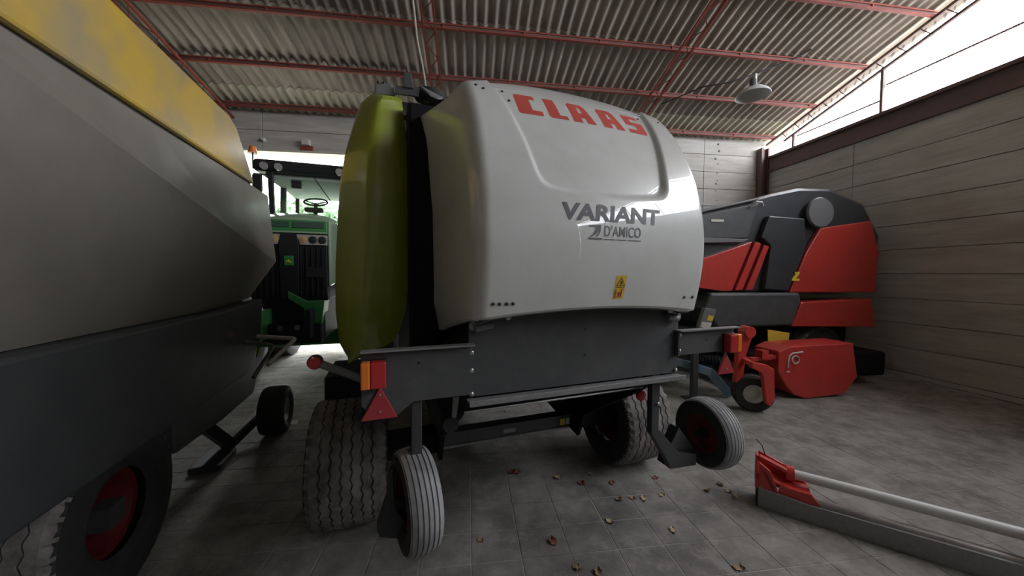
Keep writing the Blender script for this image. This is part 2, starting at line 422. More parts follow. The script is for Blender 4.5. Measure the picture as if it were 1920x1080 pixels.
# gable: beam, truss, mullions
tg = MB().box(X1 - .05, X1 + .22, YR, YF, 4.44, 4.50).box(X1 + .03, X1 + .10, YR, YF, 4.5, 4.78).box(X1 - .05, X1 + .22, YR, YF, 4.78, 4.84).build('trim_1', 'brownsteel'); tg['kind'] = 'structure'; tg['label'] = 'brown steel beam along the top of the side wall'
tt = MB()
def gz(y): return roof_z(y) - .12
tt.bar((X1 + .05, YF, gz(YF)), (X1 + .05, .4, gz(.4)), .05, .05).bar((X1 + .05, .4, gz(.4)), (X1 + .05, YR, gz(YR)), .05, .05)
tt.bar((X1 + .05, YF - .5, gz(YF - .5) - .22), (X1 + .05, .4, gz(.4) - .26), .045, .045).bar((X1 + .05, .4, gz(.4) - .26), (X1 + .05, YR + .5, gz(YR + .5) - .22), .045, .045)
t2 = tt.build('trim_2', 'brownsteel'); t2['kind'] = 'structure'; t2['label'] = 'lattice girder under the gable end of the roof'
for k in range(46):
    ya = YF - .45 - k * .32; yb_ = ya - .16
    MB().bar((X1 + .05, ya, gz(ya)), (X1 + .05, yb_, gz(yb_) - .24), .014).build('lacing', 'brownsteel', t2)
for y in (7.35, 5.6, 3.85, 2.1, .4, -1.3, -3.05, -4.8):
    MB().box(X1 + .03, X1 + .08, y - .022, y + .022, 4.84, gz(y) - .2).build('mullion', 'brownsteel', t2)
ys_ = [8.05, 7.35, 5.6, 3.85, 2.1, .4, -1.3, -3.05, -4.8, -6.9]
for ya, yb_ in zip(ys_[:-1], ys_[1:]):
    if ya > .4 - 1e-6: za, zb = gz(ya), gz(yb_)
    else: za, zb = gz(ya), gz(yb_)
    zm = max(4.86, .5 * (4.85 + min(za, zb)))
    a_, b_ = ya - .02, yb_ + .02
    MB().prism([(a_, 4.85), (b_, 4.85), (b_, max(4.87, zb)), (a_, max(4.87, za))], 'x', X1 + .12, X1 + .124).build('gable_pane', 'pane', t2)
    if zm > 5.1: MB().box(X1 + .10, X1 + .13, b_, a_, zm - .012, zm + .012).build('glazing_bar', 'brownsteel', t2)
c = MB().box(7.42, 7.47, 7.93, 8.09, 0, 5.05).box(7.60, 7.65, 7.93, 8.09, 0, 5.05).box(7.47, 7.60, 8.0, 8.03, 0, 5.05).build('trim_3', 'brownsteel'); c['kind'] = 'structure'; c['label'] = 'brown steel column in the corner of the shed'
d = MB().box(-4.87, -4.80, 8.02, 8.34, 0, 4.44).box(-2.25, -2.18, 8.02, 8.34, 0, 4.44).box(-4.87, -2.18, 8.02, 8.34, 4.40, 4.45).build('trim_4', 'conduit'); d['kind'] = 'structure'; d['label'] = 'pale frame of the open doorway'

# ------------------------------------------------------------------ tyres
def zig_tyre(R, W, rim_r, nz=36, grooves=(-.15, -.09, -.03, .03, .09, .15), gw=.012, dep=.014, amp=.007):
    segs = nz * 4; tri = [-1, 0, 1, 0]
    h = W / 2
    cols = [(-h * .86, rim_r, 0, 0), (-h * .98, rim_r + .06, 0, 0), (-h, R - .10, 0, 0), (-h * .985, R - .045, 0, 0), (-h * .95, R - .022, 0, 2), (-h * .83, R - .010, 0, 0)]
    def cr(x): return R - .012 * (abs(x) / h) ** 2
    for g in grooves:
        for e in (-1, 1):
            if e < 0: cols += [(g - gw / 2, cr(g), 1, 0), (g - gw / 2 + .002, cr(g) - dep, 1, 0)]
            else: cols += [(g + gw / 2 - .002, cr(g) - dep, 1, 0), (g + gw / 2, cr(g), 1, 0)]
    cols += [(h * .83, R - .010, 0, 0), (h * .95, R - .022, 0, 2), (h * .985, R - .045, 0, 0), (h, R - .10, 0, 0), (h * .98, rim_r + .06, 0, 0), (h * .86, rim_r, 0, 0)]
    pts = []
    for (x, r, z, notch) in cols:
        row = []
        for k in range(segs + 1):
            t = 2 * PI * k / segs; xx = x + amp * tri[k % 4] * z; rr = r
            if notch and k % 4 >= 2: rr = r - (.016 if notch == 2 else .0)
            row.append((xx, rr * math.cos(t), rr * math.sin(t)))
        pts.append(row)
    m = MB(); n = segs
    vs = [p for row in pts for p in row[:-1]]
    fs = [(i * n + k, i * n + (k + 1) % n, (i + 1) * n + (k + 1) % n, (i + 1) * n + k) for i in range(len(pts) - 1) for k in range(n)]
    return m.add(vs, fs)
def rib_tyre(R, W, rim_r, ribs=6, dep=.007):
    h = W / 2
    prof = [(-h * .72, rim_r), (-h * .95, rim_r + .025), (-h, R - .055), (-h * .92, R - .02)]
    span = h * .88 * 2; st = span / ribs
    for i in range(ribs):
        a = -h * .88 + i * st; b = a + st
        def c_(x): return R - .016 * (abs(x) / h) ** 2.5
        prof += [(a + .0015, c_(a) - dep), (a + .003, c_(a)), (b - .003, c_(b)), (b - .0015, c_(b) - dep)]
    prof += [(h * .92, R - .02), (h, R - .055), (h * .95, rim_r + .025), (h * .72, rim_r)]
    return MB().lathe(prof, 64, 'x', cap=False)
def dish_rim(r, W, side=1):
    h = W / 2
    p = [(-h * .75, r * .0), (-h * .15, r * .0), (-h * .12, r * .28), (-h * .3, r * .32), (-h * .25, r * .75), (-h * .72, r * .88), (-h * .74, r * 1.02), (h * .74, r * 1.02), (h * .72, r * .88), (h * .25, r * .75), (h * .3, r * .32), (h * .5, r * .28), (h * .5, 0)]
    return MB().lathe(p[1:], 40, 'x')

def dark_sides(o, rmin):
    # clean black sidewalls beside the dusty tread
    me = o.data; me.materials.append(M['rubber_dk'])
    for p in me.polygons:
        if math.hypot(p.center[1], p.center[2]) < rmin: p.material_index = 1
    return o

# ------------------------------------------------------------------ the round baler in the middle
BX, BY, BRZ = .3178, 2.832, .2253
bal = thing('round_baler', 'large round baler with glossy white rear hood and lime green side shields', 'baler', (BX, BY, 0), BRZ)
TR = .4325
for s in (-1, 1):
    o = zig_tyre(TR, .487, .215).build('tyre', 'rubber', bal); dark_sides(o, TR - .034); o.location = (s * 1.195, 0, TR)
    q = dish_rim(.22, .44).build('rim', 'redrim', o, smooth=True)
    hub = MB().lathe([(-.19, 0), (-.19, .05), (-.10, .07), (.10, .07), (.19, .05), (.19, 0)], 20, 'x').build('hub', 'rivet', o, smooth=True)
ax = MB().box(-.96, .96, -.06, .06, .425, .525).build('axle', 'dkgrey', bal, bevel=.006)
MB().box(-.96, .96, -.075, -.06, .515, .535).build('upper_flange', 'dkgrey', ax); MB().box(-.96, .96, -.075, -.06, .412, .430).build('lower_flange', 'lip', ax)
for (x, y_, mt) in ((-.66, -.066, 'paper'), (-.60, -.066, 'yellow'), (.50, -.066, 'yellow'), (.56, -.066, 'paper')):
    MB().box(x - .025, x + .025, y_ - .004, y_, .448, .502).build('axle_sticker', mt, ax)
MB().box(-.05, .06, -.068, -.062, .455, .49).build('axle_plate', 'lip', ax, bevel=.003)

# rear hood
PZ = np.array([1.56, 1.66, 1.83, 2.0, 2.143, 2.4, 2.6, 2.695, 2.79])
PY = np.array([-1.362, -1.39, -1.415, -1.42, -1.397, -1.30, -1.17, -1.096, -.985])
PF = np.polyfit(PZ - 2.1, PY, 5)
def yr(z): return float(np.polyval(PF, z - 2.1))
def smooth01(t): t = min(1, max(0, t)); return t * t * (3 - 2 * t)
def recess(x, z):
    hw = .342 + (z - 2.143) * .23
    a = (hw - abs(x)) * .975; zg = 2.118 + .025 * (x / .34) ** 2; b = z - zg
    k = .06
    hh = max(k - abs(a - b), 0) / k
    d = min(a, b) - hh * hh * k * .25
    return .026 * smooth01(d / .030)
def hood_y(x, z, rec=True): return yr(z) + .03 * (x / .55) ** 2 + (recess(x, z) if rec else 0)
XF_Z = [1.42, 1.60, 2.16, 2.27, 2.55, 2.73, 2.79]; XF_X = [.634, .674, .681, .691, .712, .74, .745]
cols = []
NS = 14; NR = 190
for k in range(NS + 1): cols.append(('side', -1, 1 - k / (NS + 1)))
for k in range(1, 8): cols.append(('cor', -1, 1 - k / 8))
for k in range(NR + 1): cols.append(('rear', 0, -.55 + 1.10 * k / NR))
for k in range(1, 8): cols.append(('cor', 1, k / 8))
for k in range(NS + 1): cols.append(('side', 1, (k + 1) / (NS + 1)))
NV = 170
def hood_point(kind, s, t, v):
    def zlim_rear(x): return 1.632 - .035 * (x / .55) ** 2, 2.80 - .095 * (abs(x) / .56) ** 2.2
    if kind == 'rear':
        a, b = zlim_rear(t); z = a + (b - a) * v; return (t, hood_y(t, z), z)
    ac, bc = zlim_rear(.55); ac2, bc2 = 1.588, 2.69
    if kind == 'cor':
        a, b = ac + (ac2 - ac) * t, bc + (bc2 - bc) * t; z = a + (b - a) * v
        y0 = yr(z) + .03
        th = t * PI / 2 * .93
        return (s * (.55 + .062 * math.sin(th)), y0 + .075 * (1 - math.cos(th)), z)
    a = ac2 + (1.422 - ac2) * t; b = bc2 + (2.745 - bc2) * smooth01(t * .9)
    z = a + (b - a) * v
    xc = .55 + .062 * math.sin(PI / 2 * .93); yc = yr(z) + .03 + .075 * (1 - math.cos(PI / 2 * .93))
    xf = float(np.interp(z, XF_Z, XF_X)); yf = -.5
    return (s * (xc + (xf - xc) * t), yc + (yf - yc) * t, z)
G = [[hood_point(k, s, t, v / NV) for (k, s, t) in cols] for v in range(NV + 1)]
hood = MB().grid(G).build('rear_hood', 'white', bal, smooth=True, solid=.008, fix=False, angle=70); hood['label'] = 'white curved rear hood panel'
# bottom return of the hood
low = G[0]; m = MB(); m.grid([[p for p in low], [(p[0] * .96, p[1] + (.03 if abs(p[0]) < .6 else 0), p[2] - .012) for p in low]]).build('hood_bottom_edge', 'white', hood, smooth=True, fix=False, solid=.004)
# top of hood
topc = G[-1]; half = len(topc) // 2
m = MB(); rowsT = []
L_ = topc[:half + 1]; R_ = topc[half:][::-1]
NT = 14
for p, q in zip(L_, R_):
    row = []
    for k in range(NT + 1):
        t = k / NT; row.append((p[0] + (q[0] - p[0]) * t, p[1] + (q[1] - p[1]) * t, p[2] + (q[2] - p[2]) * t + (.05 * min(1, max(0, (p[1] + 1.1) / .5))) * (1 - (2 * t - 1) ** 2)))
    rowsT.append(row)
m.grid(rowsT[:NS + 8]).build('hood_top', 'white', hood, smooth=True, fix=False, solid=.006)

# lettering mapped on the hood
def on_hood(name, polys, mat, off=.0016, step=.02, rec=True, side=None):
    b = bmesh.new()
    for poly in polys:
        vs = [b.verts.new((x, 0, z)) for x, z in poly]
        try: b.faces.new(vs)
        except ValueError: pass
    bmesh.ops.triangulate(b, faces=b.faces[:])
    xs = [v.co.x for v in b.verts]; zs = [v.co.z for v in b.verts]
    for ax_, lo, hi in ((2, min(zs), max(zs)), (0, min(xs), max(xs))):
        k = lo + step
        while k < hi:
            co = [0, 0, 0]; co[ax_] = k; no = [0, 0, 0]; no[ax_] = 1
            bmesh.ops.bisect_plane(b, geom=b.verts[:] + b.edges[:] + b.faces[:], plane_co=co, plane_no=no); k += step
    for v in b.verts:
        v.co.y = hood_y(v.co.x, v.co.z) - .004 - off
    bmesh.ops.recalc_face_normals(b, faces=b.faces)
    me = bpy.data.meshes.new(name); b.to_mesh(me); b.free(); me.materials.append(M[mat])
    me.polygons.foreach_set('use_smooth', [True] * len(me.polygons))
    o = bpy.data.objects.new(name, me); C.objects.link(o); o.parent = hood; return o
LET = {
    'C': [[(0, .06), (.06, 0), (.60, 0), (.60, 1), (.12, 1), (0, .9)], [(.6, 0), (1, 0), (1, .22), (.6, .22)], [(.6, .77), (.86, .77), (.86, 1), (.6, 1)]],
    'L': [[(0, .1), (.1, 0), (.6, 0), (.6, 1), (0, 1)], [(.6, 0), (1, 0), (1, .18), (.6, .18)]],
    'A': [[(0, 0), (.40, 0), (.40, .94), (.40, 1), (.10, 1), (0, .88)], [(.40, .24), (.58, .24), (.56, .5), (.40, .5)], [(.40, .76), (.52, .76), (.50, 1), (.40, 1)],
          [(.60, 0), (1, 0), (.80, .88), (.70, 1), (.50, 1), (.52, .76), (.56, .5), (.58, .24)]],
    'S': [[(.02, .5), (.42, .5), (.42, 1), (.1, 1), (.02, .9)], [(.42, .8), (.92, .8), (.92, 1), (.42, 1)], [(.02, .42), (1, .42), (1, .62), (.02, .62)], [(.52, 0), (.9, 0), (1, .1), (1, .5), (.52, .5)], [(0, 0), (.52, 0), (.52, .2), (0, .2)]],
}
for ch, x0, x1 in (('C', -.362, -.238), ('L', -.207, -.105), ('A', -.078, .052), ('A', .098, .232), ('S', .262, .388)):
    z0, z1 = 2.528, 2.668
    on_hood('red_letter', [[(x0 + u * (x1 - x0), z0 + v * (z1 - z0)) for u, v in p] for p in LET[ch]], 'redprint', step=.018)
def text_polys(body, x0, x1, z0, z1, shear=0., bold=0.):
    cu = bpy.data.curves.new('t', 'FONT'); cu.body = body; cu.shear = shear; cu.offset = bold; cu.resolution_u = 3
    ob = bpy.data.objects.new('t', cu); C.objects.link(ob); bpy.context.view_layer.update()
    me = ob.evaluated_get(bpy.context.evaluated_depsgraph_get()).to_mesh()
    co = [(v.co.x, v.co.y) for v in me.vertices]
    ax_ = min(p[0] for p in co); bx_ = max(p[0] for p in co); ay = min(p[1] for p in co); by = max(p[1] for p in co)
    pol = [[(x0 + (co[i][0] - ax_) / (bx_ - ax_) * (x1 - x0), z0 + (co[i][1] - ay) / (by - ay) * (z1 - z0)) for i in f.vertices] for f in me.polygons]
    bpy.data.objects.remove(ob); bpy.data.curves.remove(cu)
    return pol
o = on_hood('model_lettering', text_polys('VARIANT', -.25, .272, 2.010, 2.085, .14, .035), 'greyprint'); o['label'] = 'dark grey capital lettering'
on_hood('dealer_lettering', text_polys("D'AMICO", -.052, .148, 1.946, 1.995, .1, .004), 'greyprint')
on_hood('dealer_emblem', [[(-.128, 1.985), (-.095, 1.985), (-.095, 1.992), (-.128, 1.992)], [(-.092, 1.994), (-.075, 1.994), (-.080, 1.97), (-.092, 1.953), (-.118, 1.942), (-.128, 1.942), (-.11, 1.952), (-.098, 1.966)],
                           [(-.072, 1.994), (-.066, 1.994), (-.070, 1.966), (-.085, 1.944), (-.094, 1.942), (-.079, 1.962)], [(-.133, 1.931), (-.062, 1.931), (-.062, 1.938), (-.13, 1.938)]], 'greyprint', step=.01)
on_hood('dealer_underline', [[(x, 1.931), (x + wd, 1.931), (x + wd, 1.935), (x, 1.935)] for x, wd in ((-.055, .06), (.012, .055), (.073, .075))], 'greyprint')
on_hood('warning_sticker', [[(.020, 1.667), (.076, 1.667), (.086, 1.775), (.028, 1.775)]], 'yellow', off=.001)
def outline(poly, wd):
    cx = sum(p[0] for p in poly) / len(poly); cy = sum(p[1] for p in poly) / len(poly)
    inn = [(cx + (x - cx) * wd, cy + (y - cy) * wd) for x, y in poly]; n = len(poly)
    return [[poly[i], poly[(i + 1) % n], inn[(i + 1) % n], inn[i]] for i in range(n)]
on_hood('warning_print', outline([(.030, 1.727), (.079, 1.727), (.055, 1.768)], .82) + [[(.05, 1.734), (.058, 1.734), (.062, 1.75), (.056, 1.753), (.053, 1.742)], [(.03, 1.72), (.080, 1.72), (.080, 1.722), (.03, 1.722)]], 'ink', off=.0026)
on_hood('warning_figure', [[(.045, 1.677), (.052, 1.677), (.054, 1.70), (.048, 1.70)], [(.058, 1.677), (.065, 1.677), (.066, 1.712), (.061, 1.712)], [(.042, 1.690), (.066, 1.694), (.066, 1.699), (.042, 1.696)], [(.062, 1.70), (.073, 1.716), (.070, 1.718), (.060, 1.704)], [(.028, 1.672), (.033, 1.672), (.036, 1.712), (.031, 1.712)]], 'redtri', off=.0026)
for (x, z) in ((-.538, 1.656), (-.511, 1.655), (-.481, 1.655), (-.454, 1.656), (.474, 1.667), (.536, 1.666), (-.545, 2.668), (-.515, 2.645), (-.41, 2.668), (-.395, 2.60), (.40, 2.66), (.53, 2.655)):
    bolt(hood, (x, hood_y(x, z) - .003, z), 'y', .008, .006, 'rivet', 'rivet')

# body behind the hood, chamber walls, belts
body = MB()
body.prism([(-1.05, 1.25), (-1.12, 1.6), (-1.05, 2.2), (-.8, 2.55), (-.3, 2.62), (1.2, 2.5), (1.9, 1.9), (1.9, .9), (1.0, .80), (-.2, .86), (-.75, 1.06)], 'x', -.58, .58)
body.build('bale_chamber', 'black', bal, bevel=.02)
for s in (-1, 1):
    # black gap panel between hood and shield
    MB().prism([(-.52, 1.36), (-.56, 1.7), (-.54, 2.6), (-.47, 2.84), (.6, 2.86), (1.6, 2.5), (1.9, 1.6), (1.7, .8), (.2, .75)], 'x', s * .64, s * .82).build('side_frame', 'black', bal, bevel=.02)
# lime green side shields
def shield(s):
    zs = [1.235, 1.25, 1.30, 1.34, 1.40, 1.47, 1.545, 1.68, 1.82, 2.0, 2.17, 2.36, 2.54, 2.71, 2.80, 2.87, 2.905, 2.925]
    xin = [(1.235, .18), (1.25, 1.10), (1.30, .98), (1.336, .919), (1.386, .886), (1.543, .835), (1.825, .813), (2.174, .804), (2.518, .812), (2.787, .837), (2.925, .852)]
    xout = [(1.233, 1.172), (1.257, 1.199), (1.336, 1.235), (1.546, 1.251), (1.821, 1.247), (2.162, 1.228), (2.367, 1.213), (2.539, 1.183), (2.713, 1.141), (2.883, 1.092), (2.935, 1.03)]
    zi = [a for a, _ in xin]; vi = [b for _, b in xin]; vi[0] = 1.165
    zo = [a for a, _ in xout]; vo = [b for _, b in xout]
    zf = np.linspace(1.235, 2.93, 60); rows = []
    for z in zf:
        a = float(np.interp(z, zi, vi)); b = float(np.interp(z, zo, vo)); b = max(b, a + .006)
        ytop = .0 if z < 2.6 else .03 * ((z - 2.6) / .33) ** 2
        ybul = -.045 * math.cos((z - 2.0) / 1.0 * 1.3)
        row = []
        xm = a + (b - a) * .55
        yA, yM, yB = -.35 + ytop + ybul, -.42 + ytop + ybul, -.25 + ytop + ybul
        # inward return
        row.append((s * (a - .0), yA + .10, z))
        for k in range(9):
            t = k / 8; row.append((s * (a + (xm - a) * t), yA + (yM - yA) * t - .008 * math.sin(PI * t), z))
        for k in range(1, 13):
            t = k / 12
            row.append((s * (xm + (b - xm) * t), yM + (yB - yM) * t ** 1.6, z))
        for k in range(1, 9):
            t = k / 8; row.append((s * (b + .01 * math.sin(t * PI)), yB + t * (1.75 - max(0, z - 2.2) * .9), z + .0))
        kk = smooth01((z - 2.3) / .6)
        row = [(p[0], p[1], p[2] - kk * max(0, (-.30 - p[1])) * .5) for p in row]
        rows.append(row)
    o = MB().grid(rows).build('side_shield', 'green', bal, smooth=True, fix=False, solid=.008, angle=35)
    o['label'] = 'lime green curved side shield'
    MB().grid([rows[-1][:22], [(p[0], p[1] + .06, p[2] + .012) for p in rows[-1][:22]], [(p[0], p[1] + .45, p[2] - .02) for p in rows[-1][:22]]]).build('shield_top', 'green', o, smooth=True, fix=False, solid=.006)
    return o
for s in (-1, 1): shield(s)

# top brackets
tb = MB().prism([(-1.012, 2.905), (-.885, 2.925), (-.905, 2.995), (-1.008, 2.975)], 'y', -.34, -.05).build('top_cap', 'tubegrey', bal, bevel=.01)
for x in (-.985, -.955): bolt(tb, (x, -.30, 2.995), 'z', .012, -.018, 'rivet', 'bolt')
MB().prism([(-.89, 2.925), (-.745, 2.93), (-.735, 2.99), (-.885, 2.975)], 'y', -.36, -.345).build('top_plate', 'dkgrey', bal, bevel=.003)
MB().prism([(-.835, 2.97), (-.775, 2.97), (-.79, 3.068), (-.835, 3.06)], 'y', -.372, -.355).build('top_upright', 'dkgrey', bal, bevel=.003)
MB().prism([(-.70, 2.98), (-.66, 2.98), (-.665, 3.055), (-.695, 3.055)], 'y', -.20, -.185).build('top_upright', 'dkgrey', bal, bevel=.003)
MB().add([(-.735, -.36, 3.005), (-.58, -.30, 2.985), (-.63, -.42, 2.915), (-.68, -.42, 2.93), (-.735, -.36, 2.99), (-.58, -.30, 2.97), (-.63, -.42, 2.905), (-.68, -.42, 2.918)],
         [(0, 1, 2, 3), (7, 6, 5, 4), (0, 4, 5, 1), (1, 5, 6, 2), (2, 6, 7, 3), (3, 7, 4, 0)]).build('top_fin', 'tubegrey', bal)
MB().lathe([(-.015, 0), (-.015, .10), (.015, .11), (.03, .06), (.03, 0)], 24, 'z', (-.66, -.22, 3.01)).build('top_pulley', 'rubber_dk', bal, smooth=True)
MB().box(-.66, .66, -.22, -.14, 2.83, 2.91).build('top_crossbar', 'dkgrey', bal, bevel=.006)
MB().box(-1.0, -.62, -.28, -.20, 2.83, 2.92).build('top_arm', 'dkgrey', bal, bevel=.006)
MB().box(.62, 1.0, -.28, -.20, 2.83, 2.92).build('top_arm', 'dkgrey', bal, bevel=.006)

# tail panel, lip, brackets, lamps, triangles
tp = MB().box(-.604, .615, -1.205, -1.198, 1.222, 1.60).build('tail_panel', 'dkgrey', bal, bevel=.002); tp['label'] = 'flat dark grey steel tail panel'
MB().box(-.612, .622, -1.255, -1.198, 1.206, 1.214).box(-.612, .622, -1.262, -1.255, 1.196, 1.222).build('bottom_lip', 'lip', tp, bevel=.002)
for z in (1.425, 1.345, 1.238): bolt(tp, (-.592, -1.207, z), 'y', .011, .012)
bolt(tp, (.597, -1.207, 1.238), 'y', .011, .012)
for (x, z) in ((.0, 1.37), (.0, 1.50)): bolt(tp, (x, -1.206, z), 'y', .006, .003, 'rivet', 'hole_plug')
for s in (-1, 1):
    tbk = MB().tube([(s * .50, -1.24, 1.55), (s * .58, -1.23, 1.535)], .018, 10).build('hood_latch', 'tubegrey', bal, smooth=True)
    bolt(tbk, (s * .452, -1.30, 1.592), 'y', .014, .014)
    MB().lathe([(-.006, 0), (-.006, .022), (.006, .022), (.006, 0)], 16, 'y', (s * .585, -1.225, 1.548)).build('latch_ring', 'lip', tbk, smooth=True)
    MB().bar((s * .45, -1.29, 1.60), (s * .585, -1.225, 1.553), .02, .01).build('latch_link', 'tubegrey', tbk)
lbr = MB().prism([(-1.046, 1.468), (-.59, 1.468), (-.59, 1.236), (-.844, 1.237), (-.905, 1.19), (-1.0, 1.19), (-1.046, 1.24)], 'y', -1.216, -1.209).build('lamp_bracket', 'dkgrey', bal, bevel=.002)
MB().box(-1.046, -.585, -1.255, -1.209, 1.463, 1.470).build('bracket_flange', 'lip', lbr)
rbr = MB().prism([(.588, 1.468), (1.046, 1.468), (1.046, 1.335), (.98, 1.322), (.588, 1.322)], 'y', -1.216, -1.209).build('lamp_bracket', 'dkgrey', bal, bevel=.002)
MB().box(.585, 1.056, -1.255, -1.209, 1.463, 1.470).build('bracket_flange', 'lip', rbr)
MB().box(.588, .600, -1.235, -1.209, 1.322, 1.468).build('bracket_end', 'dkgrey', rbr)
for z in (1.44, 1.35): bolt(rbr, (.61, -1.217, z), 'y', .011, .012)
bolt(lbr, (-.82, -1.217, 1.40), 'y', .005, .003, 'rivet', 'hole_plug'); bolt(rbr, (.82, -1.217, 1.40), 'y', .005, .003, 'rivet', 'hole_plug')
for s in (-1, 1):
    z0, z1 = 1.322, 1.428
    hs = MB().box(min(s * .95, s * 1.046), max(s * .95, s * 1.046), -1.225, -1.2165, z0 - .004, z1 + .004).build('tail_lamp', 'rivet', bal)
    hs['label'] = 'red and amber rear lamp'
    a, b_ = sorted((s * .951, s * 1.010)); MB().box(a, b_, -1.272, -1.2255, z0, z1).build('red_lens', 'redplastic', hs, bevel=.006)
    a, b_ = sorted((s * 1.0105, s * 1.045)); MB().box(a, b_, -1.272, -1.2255, z0, z1).build('amber_lens', 'amber', hs, bevel=.006)
    tri = MB().prism([(s * 1.049, 1.183), (s * .908, 1.183), (s * .975, 1.318)], 'y', -1.228, -1.2165).build('reflector_triangle', 'redtri', bal, bevel=.003)
    for z in (1.285, 1.215): bolt(tri, (s * .976, -1.229, z), 'y', .005, .004)
# posts and parked gauge wheels
def gauge(s, yaw):
    if s < 0:
        arm = MB().box(-.852, -.808, -1.20, -1.15, .98, 1.25).build('gauge_wheel_post', 'mach_dark', bal, bevel=.004)
        MB().prism([(-.985, .645), (-.86, .60), (-.86, .66), (-.92, .76), (-.925, .93), (-.95, .93), (-.955, .80), (-.995, .68)], 'y', -1.17, -1.10).build('wheel_bracket', 'mach_dark', arm, bevel=.004)
        MB().bar((-.83, -1.15, 1.0), (-.94, -1.12, .90), .04).build('wheel_fork', 'mach_dark', arm)
    else:
        arm = MB().prism([(.452, 1.215), (.510, 1.215), (.505, .90), (.66, .735), (.80, .70), (.80, .632), (.60, .645), (.575, .70), (.453, .88)], 'y', -1.19, -1.15).build('gauge_wheel_post', 'mach_dark', bal, bevel=.004)
        MB().prism([(.60, .645), (.80, .632), (.82, .72), (.70, .86), (.64, .77)], 'y', -1.15, -1.08).build('wheel_bracket', 'mach_dark', arm, bevel=.004)
        bolt(arm, (.49, -1.192, 1.05), 'y', .011, .012)
    t = rib_tyre(.214, .145, .118).build('gauge_tyre', 'rubber_gr', bal, smooth=True, angle=30)
    dark_sides(t, .214 - .030); t['label'] = 'small grey ribbed gauge wheel tyre'
    t.location = (-.838, -1.17, .787) if s < 0 else (.955, -1.13, .787)
    t.rotation_euler = (0, 0, yaw)
    q = dish_rim(.120, .13).build('rim', 'redrim', t, smooth=True)
    MB().lathe([(-.085, 0), (-.085, .022), (.085, .022), (.085, 0)], 14, 'x').build('wheel_axle', 'rivet', t, smooth=True)
gauge(-1, math.radians(11)); gauge(1, math.radians(-3))
# underside rods, discs, frame
MB().tube([(-.60, -1.09, 1.108), (.47, -1.09, 1.115)], .007, 8).build('trip_rod', 'steel', bal, smooth=True)
d1 = MB().lathe([(-.008, 0), (-.008, .030), (.008, .030), (.008, 0)], 24, 'y', (.452, -1.1, 1.07)).build('round_reflector', 'redtri', bal, smooth=True)
MB().box(.435, .465, -1.09, -1.07, 1.07, 1.20).build('reflector_stalk', 'dkgrey', d1)
d2 = MB().lathe([(-.008, 0), (-.008, .036), (.008, .036), (.008, 0)], 24, 'y', (-.667, -1.1, 1.06)).build('round_reflector', 'rubber_dk', bal, smooth=True)
MB().prism([(-.655, 1.19), (-.625, 1.19), (-.64, 1.09), (-.66, 1.09)], 'y', -1.098, -1.09).build('reflector_strap', 'lip', d2)
MB().box(-.60, .60, -1.05, -.98, 1.09, 1.18).build('rear_crossmember', 'black', bal, bevel=.004)
for s in (-1, 1):
    MB().prism([(-1.18, 1.2), (-1.18, 1.50), (-.5, 1.38), (.4, 1.4), (1.6, 1.2), (2.2, .75), (2.2, .62), (.5, .5), (-.2, .40), (-.3, .62), (-.9, 1.0)], 'x', s * .57, s * .60).build('side_plate', 'black', bal, bevel=.004)
    MB().box(min(s * .60, s * .96), max(s * .60, s * .96), -.09, .09, .40, .56).build('axle_mount', 'black', bal, bevel=.01)
    MB().box(min(s * .98, s * 1.30), max(s * .98, s * 1.30), -.45, -.02, 1.02, 1.16).build('wheel_guard', 'black', bal, bevel=.01)
# side marker lamp on arm
ar = MB().tube([(-1.30, -.6, 1.285), (-1.18, -.60, 1.225), (-1.0, -.6, 1.13)], .022, 10).build('marker_arm', 'tubegrey', bal, smooth=True)
MB().lathe([(-.02, 0), (-.02, .030), (0, .034), (.03, .034), (.03, 0)], 24, 'y', (-1.318, -.62, 1.294)).build('marker_lamp', 'redplastic', ar, smooth=True)
MB().lathe([(.0, 0), (.0, .038), (.035, .038), (.035, 0)], 24, 'y', (-1.318, -.615, 1.294)).build('marker_housing', 'rubber_dk', ar, smooth=True)
# front: pickup and drawbar
MB().lathe([(-1.05, 0), (-1.05, .2), (1.05, .2), (1.05, 0)], 28, 'x', (0, 1.95, .36)).build('pickup_drum', 'black', bal, smooth=True)
db = MB().prism([(1.6, .62), (2.2, .75), (3.9, .62), (3.9, .5), (2.2, .55), (1.6, .45)], 'x', -.16, .16).build('drawbar', 'dkgrey', bal, bevel=.01)
MB().lathe([(-.03, .03), (-.03, .07), (.03, .07), (.03, .03)], 20, 'z', (0, 3.96, .56)).build('hitch_eye', 'steel', db, smooth=True)
MB().box(.2, .28, 3.3, 3.38, 0, .75).box(.14, .34, 3.24, 3.44, 0, .015).build('parking_jack', 'dkgrey', bal, bevel=.004)

# ------------------------------------------------------------------ yellow machine on the left
yl = thing('yellow_baler', 'yellow topped baler with beige side panels, left of the white hooded baler', 'baler', (BX, BY, 0), BRZ)
XL = -2.242
def side_panel(name, poly, mat, x0, x1, lab=None):
    o = MB().prism(poly, 'x', x0, x1).build(name, mat, yl, bevel=.02); 
    if lab: o['label'] = lab
    return o
side_panel('upper_panel', [(-1.55, 2.69), (1.615, 2.705), (1.51, 2.817), (1.203, 3.122), (1.05, 3.17), (-1.2, 3.15), (-1.6, 2.95)], 'yellowpaint', XL - .06, XL, 'yellow upper side panel')
